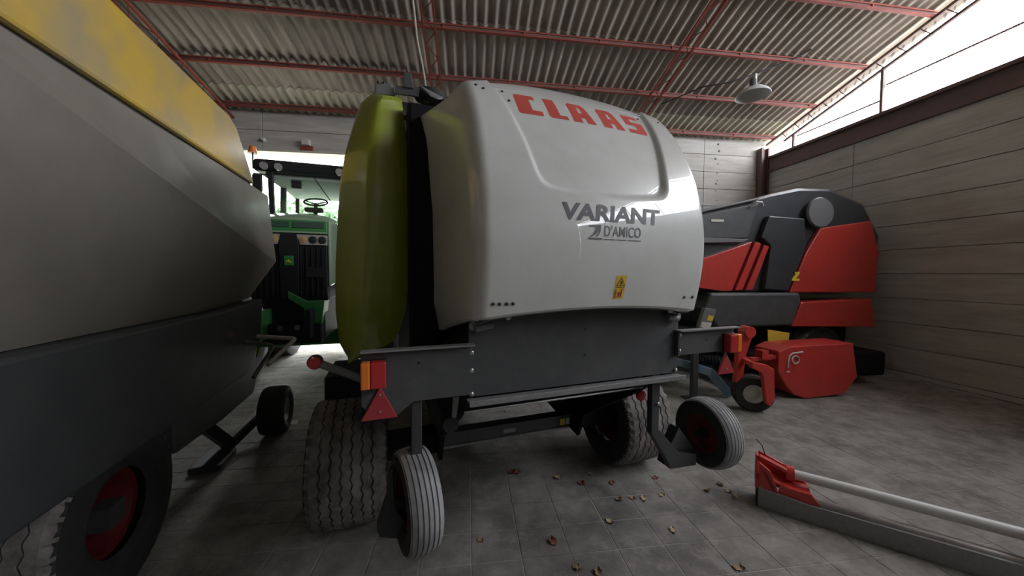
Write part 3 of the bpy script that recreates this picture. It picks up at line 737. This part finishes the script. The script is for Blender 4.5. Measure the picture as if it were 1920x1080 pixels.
# middle panel: crease, lower facet turns inward
m = MB()
yy = [-1.7, -1.0, 0, .871, 1.5, 2.0, 2.147]
def crz(y): return 2.168 - (y - .871) * .195
def frz(y): return 1.46 + .04 * max(0, min(1, (y - .83) / 1.0))
A_ = []; 
for y in yy:
    fx = -.0 if y < 2.05 else -.01
    top = (XL - .02, min(y, 2.081), 2.665 + .015 * (y > 0)); mid = (XL + .03, y, crz(y)); low_ = (XL - .16, min(y, 1.86), frz(y))
    A_.append([(XL - .10, min(y, 2.06), 2.672), top, mid, low_, (XL - .25, min(y, 1.84), frz(y) + .01)])
o = m.grid(A_).build('side_panel', 'beigepaint', yl, solid=.012, fix=False); o['label'] = 'beige side panel with a slanting crease'
m = MB().add([(XL - .02, 2.081, 2.68), (XL + .03, 2.147, crz(2.147)), (XL - .16, 1.86, frz(1.86)), (XL - .40, 1.80, frz(1.8)), (XL - .40, 1.95, 2.0), (XL - .40, 1.95, 2.66)], [(0, 1, 4, 5), (1, 2, 3, 4)]).build('side_panel_end', 'beigepaint', yl, solid=.012, fix=False)
MB().prism([(-1.72, 1.46), (-1.72, 2.68), (-1.55, 2.69), (-1.2, 3.15), (-1.1, 3.15), (-1.1, 1.46)], 'x', XL - 1.85, XL - .10).build('rear_door', 'beigepaint', yl, bevel=.04)
side_panel('panel_seam', [(-1.55, 2.655), (1.63, 2.665), (1.63, 2.72), (-1.55, 2.71)], 'mach_dark', XL - .12, XL - .035)
side_panel('lower_body', [(-1.5, .80), (-1.5, 1.46), (.82, 1.455), (1.783, 1.493), (1.709, 1.148), (1.65, 1.04), (1.40, .85), (1.31, .79)], 'mach_dark', XL - .10, XL - .0, 'dark plastic lower side body')
side_panel('lower_skirt', [(.2, .55), (.2, .95), (1.60, 1.02), (1.711, .95), (1.737, .67), (1.61, .50), (.9, .50)], 'charcoal2', XL - .16, XL - .05)
MB().box(XL + .0, XL + .004, .85, 1.02, 1.215, 1.255).build('name_plate', 'brownsteel', yl)
MB().prism([(-1.4, .75), (-1.5, 1.5), (-1.45, 2.6), (-1.1, 3.05), (1.0, 3.05), (1.5, 2.7), (1.8, 2.0), (1.75, 1.2), (1.3, .75)], 'x', XL - 1.9, XL - .17).build('main_body', 'mach_dark', yl, bevel=.03)
MB().prism([(-1.5, 2.69), (1.5, 2.7), (1.15, 3.12), (-1.15, 3.12)], 'x', XL - 1.9, XL - .07).build('roof_cover', 'yellowpaint', yl, bevel=.03)
o = zig_tyre(.47, .48, .22).build('tyre', 'rubber', yl); dark_sides(o, .47 - .034); o.location = (XL - .30, -.25, .47); dish_rim(.225, .44).build('rim', 'redrim', o, smooth=True)
MB().box(XL - 1.7, XL - .1, -.31, -.19, .40, .52).build('axle', 'mach_dark', yl)
MB().box(XL - 1.3, XL - .35, -.9, 1.6, .55, .80).build('chassis', 'mach_dark', yl, bevel=.02)
g = MB().lathe([(-.10, .13), (-.12, .16), (-.125, .20), (-.11, .245), (-.07, .26), (.07, .26), (.11, .245), (.125, .20), (.12, .16), (.10, .13)], 48, 'x', cap=False).build('gauge_tyre', 'rubber_dk', yl, smooth=True); g.location = (-2.12, 1.70, .26)
MB().lathe([(-.09, 0), (-.05, .10), (-.10, .135), (.10, .135), (.05, .10), (.09, .03), (.09, 0)], 28, 'x').build('rim', 'steel', g, smooth=True)
MB().bar((-2.43, 1.35, .12), (-2.26, 1.72, .27), .06, .05).build('wheel_strut', 'steel', yl)
MB().bar((-2.62, 1.05, .55), (-2.44, 1.36, .10), .09, .09).bar((-2.44, 1.30, .06), (-2.28, 1.66, .2), .07, .06).build('strut_base', 'mach_dark', yl)
MB().box(-2.60, -2.36, 1.0, 1.34, .0, .06).build('foot_plate', 'mach_dark', yl, bevel=.01)
def hoop(pts, r, mat):
    P_ = [Vector(p) for p in pts]; out = [P_[0]]
    for i in range(1, len(P_) - 1):
        a, b_, c_ = P_[i - 1], P_[i], P_[i + 1]; d0 = (a - b_).normalized() * .05; d1 = (c_ - b_).normalized() * .05
        for k in range(6):
            t = k / 5; out.append((b_ + d0) * (1 - t) ** 2 + b_ * 2 * t * (1 - t) + (b_ + d1) * t * t)
    out.append(P_[-1]); return MB().tube(out, r, 10).build('guard_hoop', mat, yl, smooth=True)
hoop([(-2.30, 1.55, 1.12), (-1.93, 1.76, 1.035), (-2.046, 1.2, .884)], .022, 'lampwhite')
hoop([(-2.25, 1.25, 1.11), (-2.03, 1.36, 1.045), (-2.102, 1.0, .822)], .018, 'tubegrey')

# ------------------------------------------------------------------ tractor in the doorway
tr = thing('tractor', 'green tractor with black grille parked in the doorway, facing the shed', 'tractor', (-2.4, 4.94, 0), .18)
def tp_(name, mb, mat, par=tr, **k): return mb.build(name, mat, par, **k)
# hood: pale top with dark window strips and green band
def hood_row(y, z, hw, cr): return [(hw * math.sin(t), y, z - cr * (1 - math.cos(t)) * 1.0) for t in [(-1 + 2 * k / 12) * 1.45 for k in range(13)]]
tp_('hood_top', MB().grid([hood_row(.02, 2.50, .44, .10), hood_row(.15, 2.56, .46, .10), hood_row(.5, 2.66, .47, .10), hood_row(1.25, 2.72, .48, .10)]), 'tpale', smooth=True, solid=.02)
band = tp_('hood_nose', MB().prism([(.0, 2.315), (-.02, 2.36), (.0, 2.50), (.10, 2.50), (.10, 2.315)], 'x', -.455, .455), 'tgreen', bevel=.012)
for a, b_ in ((-.42, .0), (.05, .42)):
    MB().prism([(-.03, 2.395), (-.015, 2.475), (.02, 2.475), (.02, 2.395)], 'x', a, b_).build('nose_window', 'tdkgreen', band)
MB().prism([(-.035, 2.32), (-.035, 2.345), (0, 2.345), (0, 2.32)], 'x', -.45, .45).build('nose_trim', 'tpale', band)
for s in (-1, 1):
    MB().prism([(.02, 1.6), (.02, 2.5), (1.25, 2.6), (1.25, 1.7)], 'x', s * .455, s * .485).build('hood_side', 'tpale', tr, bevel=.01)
gr = tp_('grille', MB().prism([(-.0, 1.40), (-.03, 1.5), (-.03, 2.31), (.15, 2.31), (.15, 1.40)], 'x', -.45, .45), 'tgrille', bevel=.01)
for k in range(13):
    x = -.40 + k * .0667
    if abs(x) < .10: continue
    MB().box(x - .008, x + .008, -.042, -.03, 1.46, 2.13).build('grille_bar', 'tblack', gr)
MB().prism([(-.10, 2.31), (.10, 2.31), (.12, 2.1), (.10, 1.42), (-.10, 1.42), (-.12, 2.1)], 'y', -.055, -.03).build('grille_centre', 'tblack', gr, bevel=.008)
MB().box(.20, .42, -.05, -.04, 1.72, 1.86).build('grille_vent', 'rivet', gr)
em = MB().box(-.055, .055, -.066, -.055, 1.88, 2.01).build('emblem', 'tgreen', tr, bevel=.01)
MB().prism([(-.035, 1.92), (-.01, 1.93), (.02, 1.918), (.04, 1.93), (.012, 1.945), (.0, 1.965), (-.015, 1.945), (-.035, 1.948)], 'y', -.069, -.066).build('emblem_mark', 'tyellow', em)
for s in (-1, 1):
    a, b_ = sorted((s * .10, s * .46)); zz = 2.16
    hl = MB().prism([(s * .13, zz), (s * .46, zz), (s * .465, 2.30), (s * .09, 2.30)], 'y', -.052, -.03).build('headlamp', 'tlight', tr, bevel=.006)
    for x in (.17, .285, .40):
        MB().lathe([(-.012, 0), (-.012, .03), (-.004, .052), (0, .052)], 20, 'y', (s * x, -.053, 2.23)).build('headlamp_bulb', 'tamber' if x < .2 else 'rivet', hl, smooth=True)
# front chassis, hitch
tp_('front_support', MB().prism([(-.02, 1.54), (.20, 1.40), (.42, 1.41), (.38, 1.06), (.34, 1.04), (.18, 1.05), (.17, 1.30), (-.02, 1.44)], 'y', -.07, .25), 'tgreen', bevel=.01)
tp_('front_frame', MB().box(-.32, .40, .05, 1.4, .85, 1.42), 'tblack', bevel=.02)
for s in (-1, 1):
    MB().box(s * .27 - .03, s * .27 + .03, -.30, .1, .92, 1.30).build('hitch_arm', 'tblack' if s > 0 else 'tgreen', tr, bevel=.01)
    MB().lathe([(-.03, 0), (-.03, .035), (.03, .035), (.03, 0)], 14, 'y', (s * .1, -.1, 1.05)).build('hitch_pin', 'steel', tr, smooth=True)
tp_('hitch_block', MB().box(-.31, .39, -.12, .1, .83, 1.10), 'tblack', bevel=.02)
tp_('front_axle', MB().box(-1.1, 1.1, .85, 1.1, .62, .85), 'tgreen', bevel=.02)
for s in (-1, 1):
    t = MB().lathe([(-.22, .40), (-.26, .50), (-.27, .64), (-.22, .70), (.22, .70), (.27, .64), (.26, .5), (.22, .40)], 48, 'x', cap=False).build('front_tyre', 'rubber_dk', tr, smooth=True, angle=50); t.location = (s * 1.08, 1.0, .70)
    MB().lathe([(-.2, .05), (-.05, .3), (-.2, .41), (.2, .41), (.05, .3), (.2, .05)], 32, 'x').build('rim', 'tyellow', t, smooth=True)
    t = MB().lathe([(-.26, .5), (-.3, .65), (-.31, .84), (-.26, .92), (.26, .92), (.31, .84), (.3, .65), (.26, .5)], 56, 'x', cap=False).build('rear_tyre', 'rubber_dk', tr, smooth=True, angle=50); t.location = (s * 1.12, 3.3, .92)
    MB().lathe([(-.2, .05), (-.05, .35), (-.2, .51), (.2, .51), (.05, .35), (.2, .05)], 32, 'x').build('rim', 'tyellow', t, smooth=True)
tp_('chassis', MB().box(-.38, .38, 1.0, 3.6, .75, 1.6), 'tblack', bevel=.03)
tp_('hood_core', MB().box(-.44, .44, .1, 1.25, 1.4, 2.45), 'tblack', bevel=.03)
tp_('cab_base', MB().box(-.72, .72, 1.32, 3.1, 1.5, 2.62), 'tblack', bevel=.03)
# cab
rf = tp_('cab_roof', MB().prism([(1.10, 3.40), (1.06, 3.50), (1.14, 3.60), (1.5, 3.68), (2.8, 3.66), (3.05, 3.55), (3.05, 3.42)], 'x', -.80, .80), 'tblack', bevel=.04)
MB().box(-.68, .68, 1.25, 2.95, 3.34, 3.40).build('headliner', 'tcream', rf, bevel=.01)
for s in (-1, 1):
    for x in (.44, .64):
        l = MB().lathe([(-.02, 0), (-.02, .055), (.02, .062)], 20, 'y', (s * x, 1.075, 3.475)).build('work_lamp', 'tlight', rf, smooth=True)
    MB().bar((s * .575, 1.22, 2.60), (s * .575, 1.16, 3.42), .075, .06).build('front_pillar', 'tblack', tr, bevel=.008)
    MB().bar((s * .66, 2.0, 2.5), (s * .64, 2.0, 3.40), .09, .06).build('middle_pillar', 'tgreen' if s > 0 else 'tubegrey', tr, bevel=.008)
    MB().bar((s * .70, 3.0, 2.5), (s * .66, 2.95, 3.42), .07, .06).build('rear_pillar', 'tblack', tr, bevel=.008)
    MB().add([(s * .62, 1.25, 2.62), (s * .62, 1.22, 3.38), (s * .68, 2.9, 3.38), (s * .70, 2.95, 2.62)], [(0, 1, 2, 3)]).build('side_window', 'tglass', tr, solid=.006)
    MB().bar((s * .62, 1.2, 3.36), (s * .80, 1.12, 3.35), .025).build('mirror_arm', 'tblack', tr)
    MB().box(s * .74 - .07, s * .74 + .07, 1.09, 1.13, 3.06, 3.34).build('mirror', 'tblack', tr, bevel=.02)
MB().add([(-.56, 1.21, 2.62), (.56, 1.21, 2.62), (.56, 1.16, 3.38), (-.56, 1.16, 3.38)], [(0, 1, 2, 3)]).build('windscreen', 'tglass', tr, solid=.006)
MB().add([(-.68, 2.98, 2.62), (.68, 2.98, 2.62), (.66, 2.93, 3.38), (-.66, 2.93, 3.38)], [(0, 1, 2, 3)]).build('rear_window', 'tglass', tr, solid=.006)
MB().tube([(.05, 1.14, 3.36), (.32, 1.16, 2.95)], .008, 6).build('wiper', 'tblack', tr)
MB().box(-.34, -.20, 1.35, 1.42, 3.22, 3.36).build('cab_monitor', 'tblack', tr, bevel=.01)
sw = MB(); R_s = .19
sw.tube([(-.055 + R_s * math.cos(t), 1.72 + R_s * .55 * math.sin(t), 3.07 + R_s * .42 * math.sin(t)) for t in [2 * PI * k / 28 for k in range(29)]], .016, 8, cap=False)
so = sw.build('steering_wheel', 'tblack', tr, smooth=True)
for t in (0.3, PI - .3, -PI / 2):
    MB().bar((-.055, 1.72, 3.03), (-.055 + R_s * math.cos(t), 1.72 + R_s * .55 * math.sin(t), 3.07 + R_s * .42 * math.sin(t)), .02).build('spoke', 'tblack', so)
MB().tube([(-.055, 1.72, 3.04), (-.055, 1.62, 2.62)], .035, 10).build('steering_column', 'tblack', tr)
MB().box(-.20, .09, 1.52, 1.64, 2.86, 2.94).build('dashboard', 'tblack', tr, bevel=.02)
bc = MB().tube([(-.66, 1.1, 3.44), (-.79, 1.1, 3.42), (-.79, 1.1, 3.66)], .012, 8).build('beacon_stalk', 'tblack', tr)
MB().lathe([(0, .0), (0, .062), (.03, .062), (.035, .05), (.10, .045), (.12, 0)], 20, 'z', (-.79, 1.1, 3.66)).build('beacon', 'beacon', bc, smooth=True)

# ------------------------------------------------------------------ red and charcoal machine on the right
rm = thing('red_forage_baler', 'charcoal and red machine with ribbed red side panel, right of the white hooded baler', 'baler', (0, 0, 0))
def rp(name, poly, mat, y0, y1, par=rm, bevel=.02): return MB().prism(poly, 'y', y0, y1).build(name, mat, par, bevel=bevel)
rp('upper_body', [(3.3, 2.70), (3.82, 2.86), (4.8, 3.10), (5.05, 3.17), (5.6, 3.288), (6.2, 3.30), (6.9, 3.05), (7.25, 2.5), (7.25, 1.5), (3.3, 1.5)], 'charcoal', 5.2, 7.3, bevel=.05)
rp('top_cover', [(3.3, 2.66), (3.82, 2.815), (4.75, 3.035), (4.80, 3.085), (3.82, 2.87), (3.3, 2.72)], 'tubegrey', 5.12, 5.2)
rp('front_side_panel', [(3.3, 2.36), (4.60, 2.40), (4.80, 3.0), (3.82, 2.78), (3.3, 2.62)], 'charcoal2', 5.14, 5.2)
pl = rp('rear_side_panel', [(4.92, 1.56), (5.36, 1.53), (5.66, 2.25), (5.62, 2.75), (4.95, 2.78), (4.82, 2.42), (5.0, 2.28)], 'charcoal', 5.10, 5.2)
rib = rp('red_panel', [(3.4, 1.95), (3.92, 2.10), (4.65, 2.345), (4.31, 1.53), (4.15, 1.52), (3.4, 1.62)], 'red', 5.10, 5.2, bevel=.01)
rp('shade_backing', [(4.2, 1.56), (4.6, 2.30), (4.92, 2.25), (4.66, 1.56)], 'redrim', 5.15, 5.19, rib, bevel=.005)  # dark red put behind the ribs as the shade in the grooves
rp('panel_rib', [(4.71, 2.35), (4.82, 2.315), (4.50, 1.54), (4.37, 1.535)], 'red', 5.10, 5.2, rib, bevel=.01)
rp('panel_rib', [(4.88, 2.30), (4.97, 2.27), (4.69, 1.545), (4.56, 1.54)], 'red', 5.10, 5.2, rib, bevel=.01)
rp('reflection_stripe', [(3.4, 2.30), (4.50, 2.335), (4.60, 2.385), (3.4, 2.40)], 'tubegrey', 5.12, 5.2, bevel=.005)  # grey strip painted in for a line of reflected light
rd = rp('red_rear_panel', [(5.40, 1.50), (5.68, 2.16), (5.95, 2.6), (6.95, 2.75), (7.15, 2.2), (7.1, 1.5)], 'red', 5.12, 5.2)
MB().prism([(5.41, 1.70), (5.56, 1.70), (5.56, 1.735), (5.49, 1.735), (5.56, 1.82), (5.56, 1.85), (5.43, 1.85), (5.43, 1.815), (5.49, 1.815), (5.41, 1.735)], 'y', 5.10, 5.12).build('yellow_mark', 'tyellow', rd)
MB().lathe([(5.09 - .0, 0), (5.09, .24), (5.12, .26)], 32, 'y', (5.92, 0, 2.86)).build('round_window', 'tubegrey', rm, smooth=True)
rp('lower_body', [(3.85, 1.50), (5.48, 1.50), (5.50, 1.36), (5.36, .95), (3.99, .93), (3.75, 1.25)], 'charcoal2', 5.0, 7.1, bevel=.04)
rp('lower_red_panel', [(5.36, .93), (5.53, 1.34), (6.9, 1.40), (7.0, .9)], 'red', 5.02, 5.4)
gb = rp('control_box', [(3.60, .95), (3.80, .93), (3.90, 1.24), (3.70, 1.27)], 'tubegrey', 4.92, 5.0, bevel=.008)
MB().prism([(3.63, .96), (3.79, .95), (3.82, 1.03), (3.65, 1.05)], 'y', 4.915, 4.92).build('box_sticker', 'conduit', gb); MB().prism([(3.74, 1.07), (3.83, 1.06), (3.85, 1.14), (3.76, 1.15)], 'y', 4.915, 4.92).build('box_sticker', 'yellow', gb)
MB().box(3.92, 4.15, 5.13, 5.14, 2.66, 2.70).build('name_plate', 'conduit', rm)
MB().tube([(4.62, 5.12, 2.92), (4.66, 5.06, 2.99), (4.74, 5.04, 2.98), (4.80, 5.08, 2.94)], .018, 8).build('grab_handle', 'lampwhite', rm, smooth=True)
rp('yellow_plate', [(4.80, .91), (5.20, .85), (5.18, .61), (4.81, .72)], 'yellow', 4.90, 4.92, bevel=.004)
MB().box(3.4, 6.9, 5.4, 6.9, .55, .95).build('chassis', 'black', rm, bevel=.02)
for y in (5.35, 6.95):
    o = zig_tyre(.45, .42, .21).build('tyre', 'rubber', rm); dark_sides(o, .45 - .034); o.location = (6.1, y, .45); o.rotation_euler = (0, 0, PI / 2); dish_rim(.215, .40).build('rim', 'lampwhite', o, smooth=True)
MB().box(6.04, 6.16, 5.35, 6.95, .40, .50).build('axle', 'black', rm)
# pickup with end housing
ph = rp('pickup_housing', [(4.38, .70), (4.55, .77), (5.6, .80), (5.7, .3), (5.5, .05), (4.85, .0), (4.66, .06), (4.50, .22), (4.38, .42)], 'red', 4.28, 4.70, bevel=.015)
lg = [(4.645 + .055 * math.cos(t), 4.272, .58 + .055 * math.sin(t)) for t in [2 * PI * k / 24 for k in range(25)]]
MB().tube(lg, .009, 6, cap=False).build('white_mark', 'lampwhite', ph)
MB().tube([(4.53, 4.274, .46), (4.53, 4.274, .58), (4.55, 4.274, .64), (4.60, 4.274, .675), (4.66, 4.274, .68), (4.76, 4.274, .69)], .011, 6).build('white_mark', 'lampwhite', ph); MB().box(4.505, 4.565, 4.272, 4.28, .40, .418).build('white_mark', 'lampwhite', ph)
MB().bar((3.98, 4.35, .58), (4.40, 4.35, .62), .07, .06).build('pickup_arm', 'red', rm, bevel=.005)
MB().box(4.12, 4.22, 4.28, 4.40, .60, .72).build('arm_lug', 'red', rm, bevel=.005)
MB().box(4.3, 6.8, 4.7, 5.4, .15, .55).build('pickup_reel', 'black', rm, bevel=.05)
# coil springs
for r0, (xa, xb, z, yv) in enumerate(((3.35, 3.78, .58, 4.75), (3.72, 4.0, .46, 4.72))):
    pts = []
    turns = 8 if r0 == 0 else 5
    for k in range(turns * 12 + 1):
        t = k / (turns * 12); a = 2 * PI * turns * t
        pts.append((xa + (xb - xa) * t, yv + .10 * math.cos(a), z - .10 * t + .10 * math.sin(a)))
    MB().tube(pts, .022, 6).build('coil_spring', 'spring', rm, smooth=True)
# gauge wheel with red fork
gw_ = MB().lathe([(-.07, .12), (-.085, .16), (-.085, .21), (-.06, .235), (.06, .235), (.085, .21), (.085, .16), (.07, .12)], 40, 'x', cap=False).build('gauge_tyre', 'rubber_dk', rm, smooth=True)
gw_.location = (3.72, 4.0, .235); gw_.rotation_euler = (0, 0, math.radians(62))
MB().lathe([(-.06, 0), (-.02, .09), (-.07, .125), (.07, .125), (.02, .09), (.06, .03), (.06, 0)], 28, 'x').build('rim', 'lampwhite', gw_, smooth=True)
fk = rp('wheel_fork', [(3.52, .70), (3.72, .66), (3.84, .60), (3.86, .20), (3.80, .12), (3.74, .16), (3.70, .45), (3.66, .56), (3.52, .62)], 'red', 3.80, 3.86, bevel=.012)
rp('fork_upright', [(3.50, .36), (3.60, .42), (3.64, .75), (3.74, 1.02), (3.70, 1.09), (3.60, 1.09), (3.52, .75)], 'red', 4.02, 4.10, bevel=.012)
MB().lathe([(-.07, 0), (-.07, .075), (.07, .075), (.07, 0)], 18, 'y', (3.655, 4.05, 1.04)).build('fork_pivot', 'red', rm, smooth=True)
MB().bar((3.64, 4.06, .70), (3.98, 4.3, .55), .035).bar((3.60, 4.06, .68), (3.6, 3.85, .64), .05).build('fork_link', 'red', rm)
MB().box(3.17, 3.25, 4.42, 4.50, .01, .82).build('stand_post', 'mach_dark', rm, bevel=.006)
MB().box(3.08, 3.33, 4.34, 4.58, 0, .012).build('stand_foot', 'dkgrey', rm)
MB().bar((2.7, 4.62, .62), (3.52, 4.55, .36), .10, .11).bar((3.50, 4.55, .38), (3.76, 4.42, .05), .08, .12).build('blue_drawbar', 'blue', rm, bevel=.006)
MB().bar((3.60, 4.62, .34), (3.86, 4.50, .06), .07, .10).build('drawbar_skid', 'rubber_dk', rm, bevel=.006)
MB().box(3.0, 3.9, 4.6, 5.3, .62, .95).build('front_frame', 'black', rm, bevel=.03)

# ------------------------------------------------------------------ red implement end at the lower right
im = thing('red_implement', 'red steel implement end with pale tube lying on the floor, lower right', 'implement', (2.205, 2.285, 0), math.atan2(-.157, .176))
MB().prism([(0, 0), (.30, -.0), (1.3, 0), (1.3, .15), (.30, .13), (.0, .16)], 'y', .0, .02).build('skid_plate', 'lip', im, bevel=.004)
MB().prism([(.02, .0), (.18, .0), (.18, .15), (.02, .16)], 'x', -.012, .0).build('skid_end', 'rubber_dk', im, bevel=.004)
MB().prism([(.0, .145), (.20, .13), (.21, .22), (.14, .37), (.09, .365), (.01, .22)], 'x', -.022, .0).build('end_plate', 'red', im, bevel=.005)
MB().prism([(.0, .16), (.05, .10), (.14, .03), (.165, .04), (.13, .13), (.07, .30), (.0, .35)], 'y', .005, .03).build('web_plate', 'red', im, bevel=.004)
MB().prism([(.0, .15), (.30, .06), (.34, .10), (.30, .20), (.16, .31), (.0, .37)], 'y', .17, .19).build('web_plate', 'red', im, bevel=.004)
MB().bar((.0, .10, .358), (.17, .10, .30), .05, .025).bar((.02, .02, .30), (.16, .02, .05), .03, .035).bar((.0, .10, .23), (.22, .10, .19), .14, .02).build('red_frame', 'red', im, bevel=.004)
MB().prism([(.12, .11), (.34, .04), (.37, .13), (.31, .20), (.13, .205)], 'y', .022, .05).build('front_channel', 'red', im, bevel=.004)
MB().prism([(.12, .205), (.31, .20), (.31, .19), (.12, .19)], 'y', .03, .17).build('channel_top', 'red', im, bevel=.003)
MB().box(.22, .36, .05, .16, .02, .10).build('clamp_block', 'red', im, bevel=.006)
MB().tube([(.17, .13, .27), (1.35, .13, .27)], .035, 18).build('pale_tube', 'lampwhite', im, smooth=True)
MB().tube([(.30, .06, .13), (1.35, .06, .13)], .035, 18).build('pale_tube', 'steel', im, smooth=True)
MB().lathe([(0, .035), (0, .055), (.05, .055), (.05, .035)], 20, 'x', (.17, .13, .27)).build('tube_collar', 'red', im, smooth=True)
MB().tube([(.05, .16, .33), (.02, .17, .42), (-.02, .17, .46)], .004, 6).build('wire', 'rubber_dk', im)
MB().prism([(0, 0), (.18, 0), (.2, .2), (.1, .36), (.02, .25)], 'x', 1.30, 1.33).build('far_end_plate', 'red', im, bevel=.005)

# ------------------------------------------------------------------ pendant lamp, wiring
lp = thing('pendant_lamp', 'pale enamel bowl lamp hanging from the corrugated roof', 'lamp', (5.37, 6.0, 5.21))
MB().lathe([(.0, .285), (.01, .29), (.06, .26), (.12, .18), (.155, .08), (.165, .06)], 40, 'z', cap=False).build('lamp_shade', 'lampwhite', lp, smooth=True, solid=.008)
MB().lathe([(.155, 0), (.155, .06), (.30, .055), (.33, .03), (.33, 0)], 20, 'z').build('lamp_neck', 'dkgrey', lp, smooth=True)
MB().box(.03, .07, -.02, .02, .2, .42).build('lamp_bracket', 'lampwhite', lp, bevel=.004)
MB().tube([(.05, 0, .42), (.30, -.05, .52), (.7, -.15, .66), (.9, -.3, .76)], .014, 8).tube([(.03, 0, .40), (-.15, 0, .36), (-.4, .1, .28), (-.8, .3, .28), (-1.3, .9, .21)], .012, 8).build('lamp_cable', 'rubber_dk', lp, smooth=True)

# spotlight and knob on the lintel
sp = thing('floodlight', 'small white floodlight fixed to the concrete lintel over the doorway', 'lamp', (-3.53, 8.1, 4.55))
MB().box(-.08, .08, -.12, -.02, .02, .14).build('lamp_head', 'lampwhite', sp, bevel=.01); MB().box(-.12, .12, -.05, 0, -.10, .02).build('lamp_cage', 'redsteel', sp, bevel=.004)
sp2 = MB().lathe([(-.06, 0), (-.06, .03), (0, .05)], 16, 'y', (0, 0, 0)).build('ceramic_knob', 'lampwhite', smooth=True); sp2.location = (-4.42, 8.1, 4.66); tag(sp2, 'small white ceramic knob on the lintel near the left jamb', 'insulator')

# ------------------------------------------------------------------ leaves and scraps
leaves = [(.384, 2.955, 2), (.436, 2.949, 2), (.773, 2.829, 1), (1.076, 2.85, 1), (1.216, 2.701, 2), (1.626, 2.722, 2), (1.177, 2.491, 0), (1.291, 2.497, 0), (1.382, 2.473, 1), (1.547, 2.5, 1), (1.956, 2.513, 1), (2.119, 2.573, 0),
          (2.121, 2.48, 1), (2.13, 2.411, 1), (1.415, 2.136, 1), (.555, 2.133, 2), (.077, 2.209, 0), (.654, 1.92, 0), (.766, 1.873, 0), (1.627, 1.803, 0), (1.007, 2.271, 1), (.95, 2.725, 2), (.485, 4.304, 0)]
def leaf_mesh(seed, mat):
    rn = random.Random(seed); m = MB(); n = 9; rows = []
    for i in range(n):
        t = i / (n - 1); wd = .028 * math.sin(PI * min(1, t * .96 + .02)) ** .8 * (1 + .35 * math.sin(t * 19 + seed)); x = (t - .5) * .075
        curl = .012 + .018 * rn.random()
        rows.append([(x, -wd, .003 + curl * (.6 + .4 * math.sin(5 * t + seed))), (x, -wd * .4, .003 + .004 * rn.random()), (x, wd * .4, .002 + .004 * rn.random()), (x, wd, .003 + curl * (.6 + .4 * math.cos(4 * t + seed)))])
    m.grid(rows); m.tube([(-.0375, 0, .005), (-.06, .004, .008)], .0015, 4)
    return m
LEAF_LABEL = {0: 'left one of two rust red leaves side by side on the shaded floor', 1: 'right one of two rust red leaves side by side on the shaded floor',
              2: 'pale leaf between the pair of rust red leaves and the big right tyre', 3: 'pale leaf on the floor just in front of the big right tyre', 4: 'rust red leaf between the big right tyre and the row of three leaves',
              5: 'rust red leaf on the floor below the right gauge wheel', 10: 'pale leaf furthest left in the loose group beside the red implement', 11: 'brown leaf in the loose group beside the red implement',
              12: 'pale leaf in the middle of the loose group beside the red implement', 13: 'pale leaf nearest the red implement', 20: 'pale leaf lying on the dark oil stain', 21: 'rust red leaf left of the row of three leaves', 6: 'brown leaf at the left end of the row of three', 7: 'brown leaf in the middle of the row of three',
              8: 'pale leaf at the right end of the row of three', 9: 'pale leaf just right of the row of three', 14: 'pale leaf lying alone on the bare floor left of the red implement', 15: 'rust red leaf lying alone in the middle foreground', 16: 'brown leaf nearest the left gauge wheel',
              17: 'brown leaf at the near edge of the floor, left of its neighbour', 18: 'brown leaf at the near edge of the floor, right of its neighbour', 19: 'brown leaf at the near edge of the floor, furthest right', 22: 'brown leaf on the floor seen under the axle'}
protos = {}
for i, (x, y, k) in enumerate(leaves):
    key = (k, i % 3)
    if key not in protos:
        o = leaf_mesh(i, k).build('fallen_leaf', ('leafdry', 'leafpale', 'leafred')[k], smooth=True, fix=False); protos[key] = o
    else:
        o = protos[key].copy(); C.objects.link(o)
    o.location = (x, y, 0); o.rotation_euler = (0, 0, random.uniform(0, 6.28)); s = random.uniform(.65, 1.05); o.scale = (s, s, s)
    tag(o, LEAF_LABEL.get(i) or ('small brown dry leaf lying on the concrete floor', 'small pale dry leaf lying on the concrete floor', 'small rust red dry leaf lying on the concrete floor')[k], 'leaf', ('brown leaves on the floor', 'pale leaves on the floor', 'rust red leaves on the floor')[k])
pp = MB().add([(-2.16, 4.22, .002), (-2.0, 4.20, .004), (-2.03, 4.30, .012), (-2.17, 4.32, .003)], [(0, 1, 2, 3)]).build('paper_scrap', 'paper', solid=.001); tag(pp, 'white paper scrap on the floor by the black gauge wheel', 'paper')

# ------------------------------------------------------------------ hedge beyond the doorway
rn = random.Random(3); m = MB()
for i in range(16000):
    x = rn.uniform(-13, 3); hgt = 4.3 + .4 * math.sin(x * 1.3) + .4 * math.sin(x * 3.1)
    z = hgt * math.sqrt(rn.random()) ; y = 12.6 + rn.uniform(-.5, .5) + .5 * math.sin(x * 2 + z)
    a = Vector((rn.uniform(-1, 1), rn.uniform(-1, 1), rn.uniform(-1, 1))).normalized() * rn.uniform(.10, .17); b_ = a.orthogonal().normalized() * .08
    c_ = Vector((x, y, z)); m.add([c_ - a, c_ + b_, c_ + a, c_ - b_], [(0, 1, 2, 3)])
hg = m.build('hedge', 'hedge', fix=False); tag(hg, 'bright green hedge in the yard beyond the doorway', 'hedge', kind='stuff')
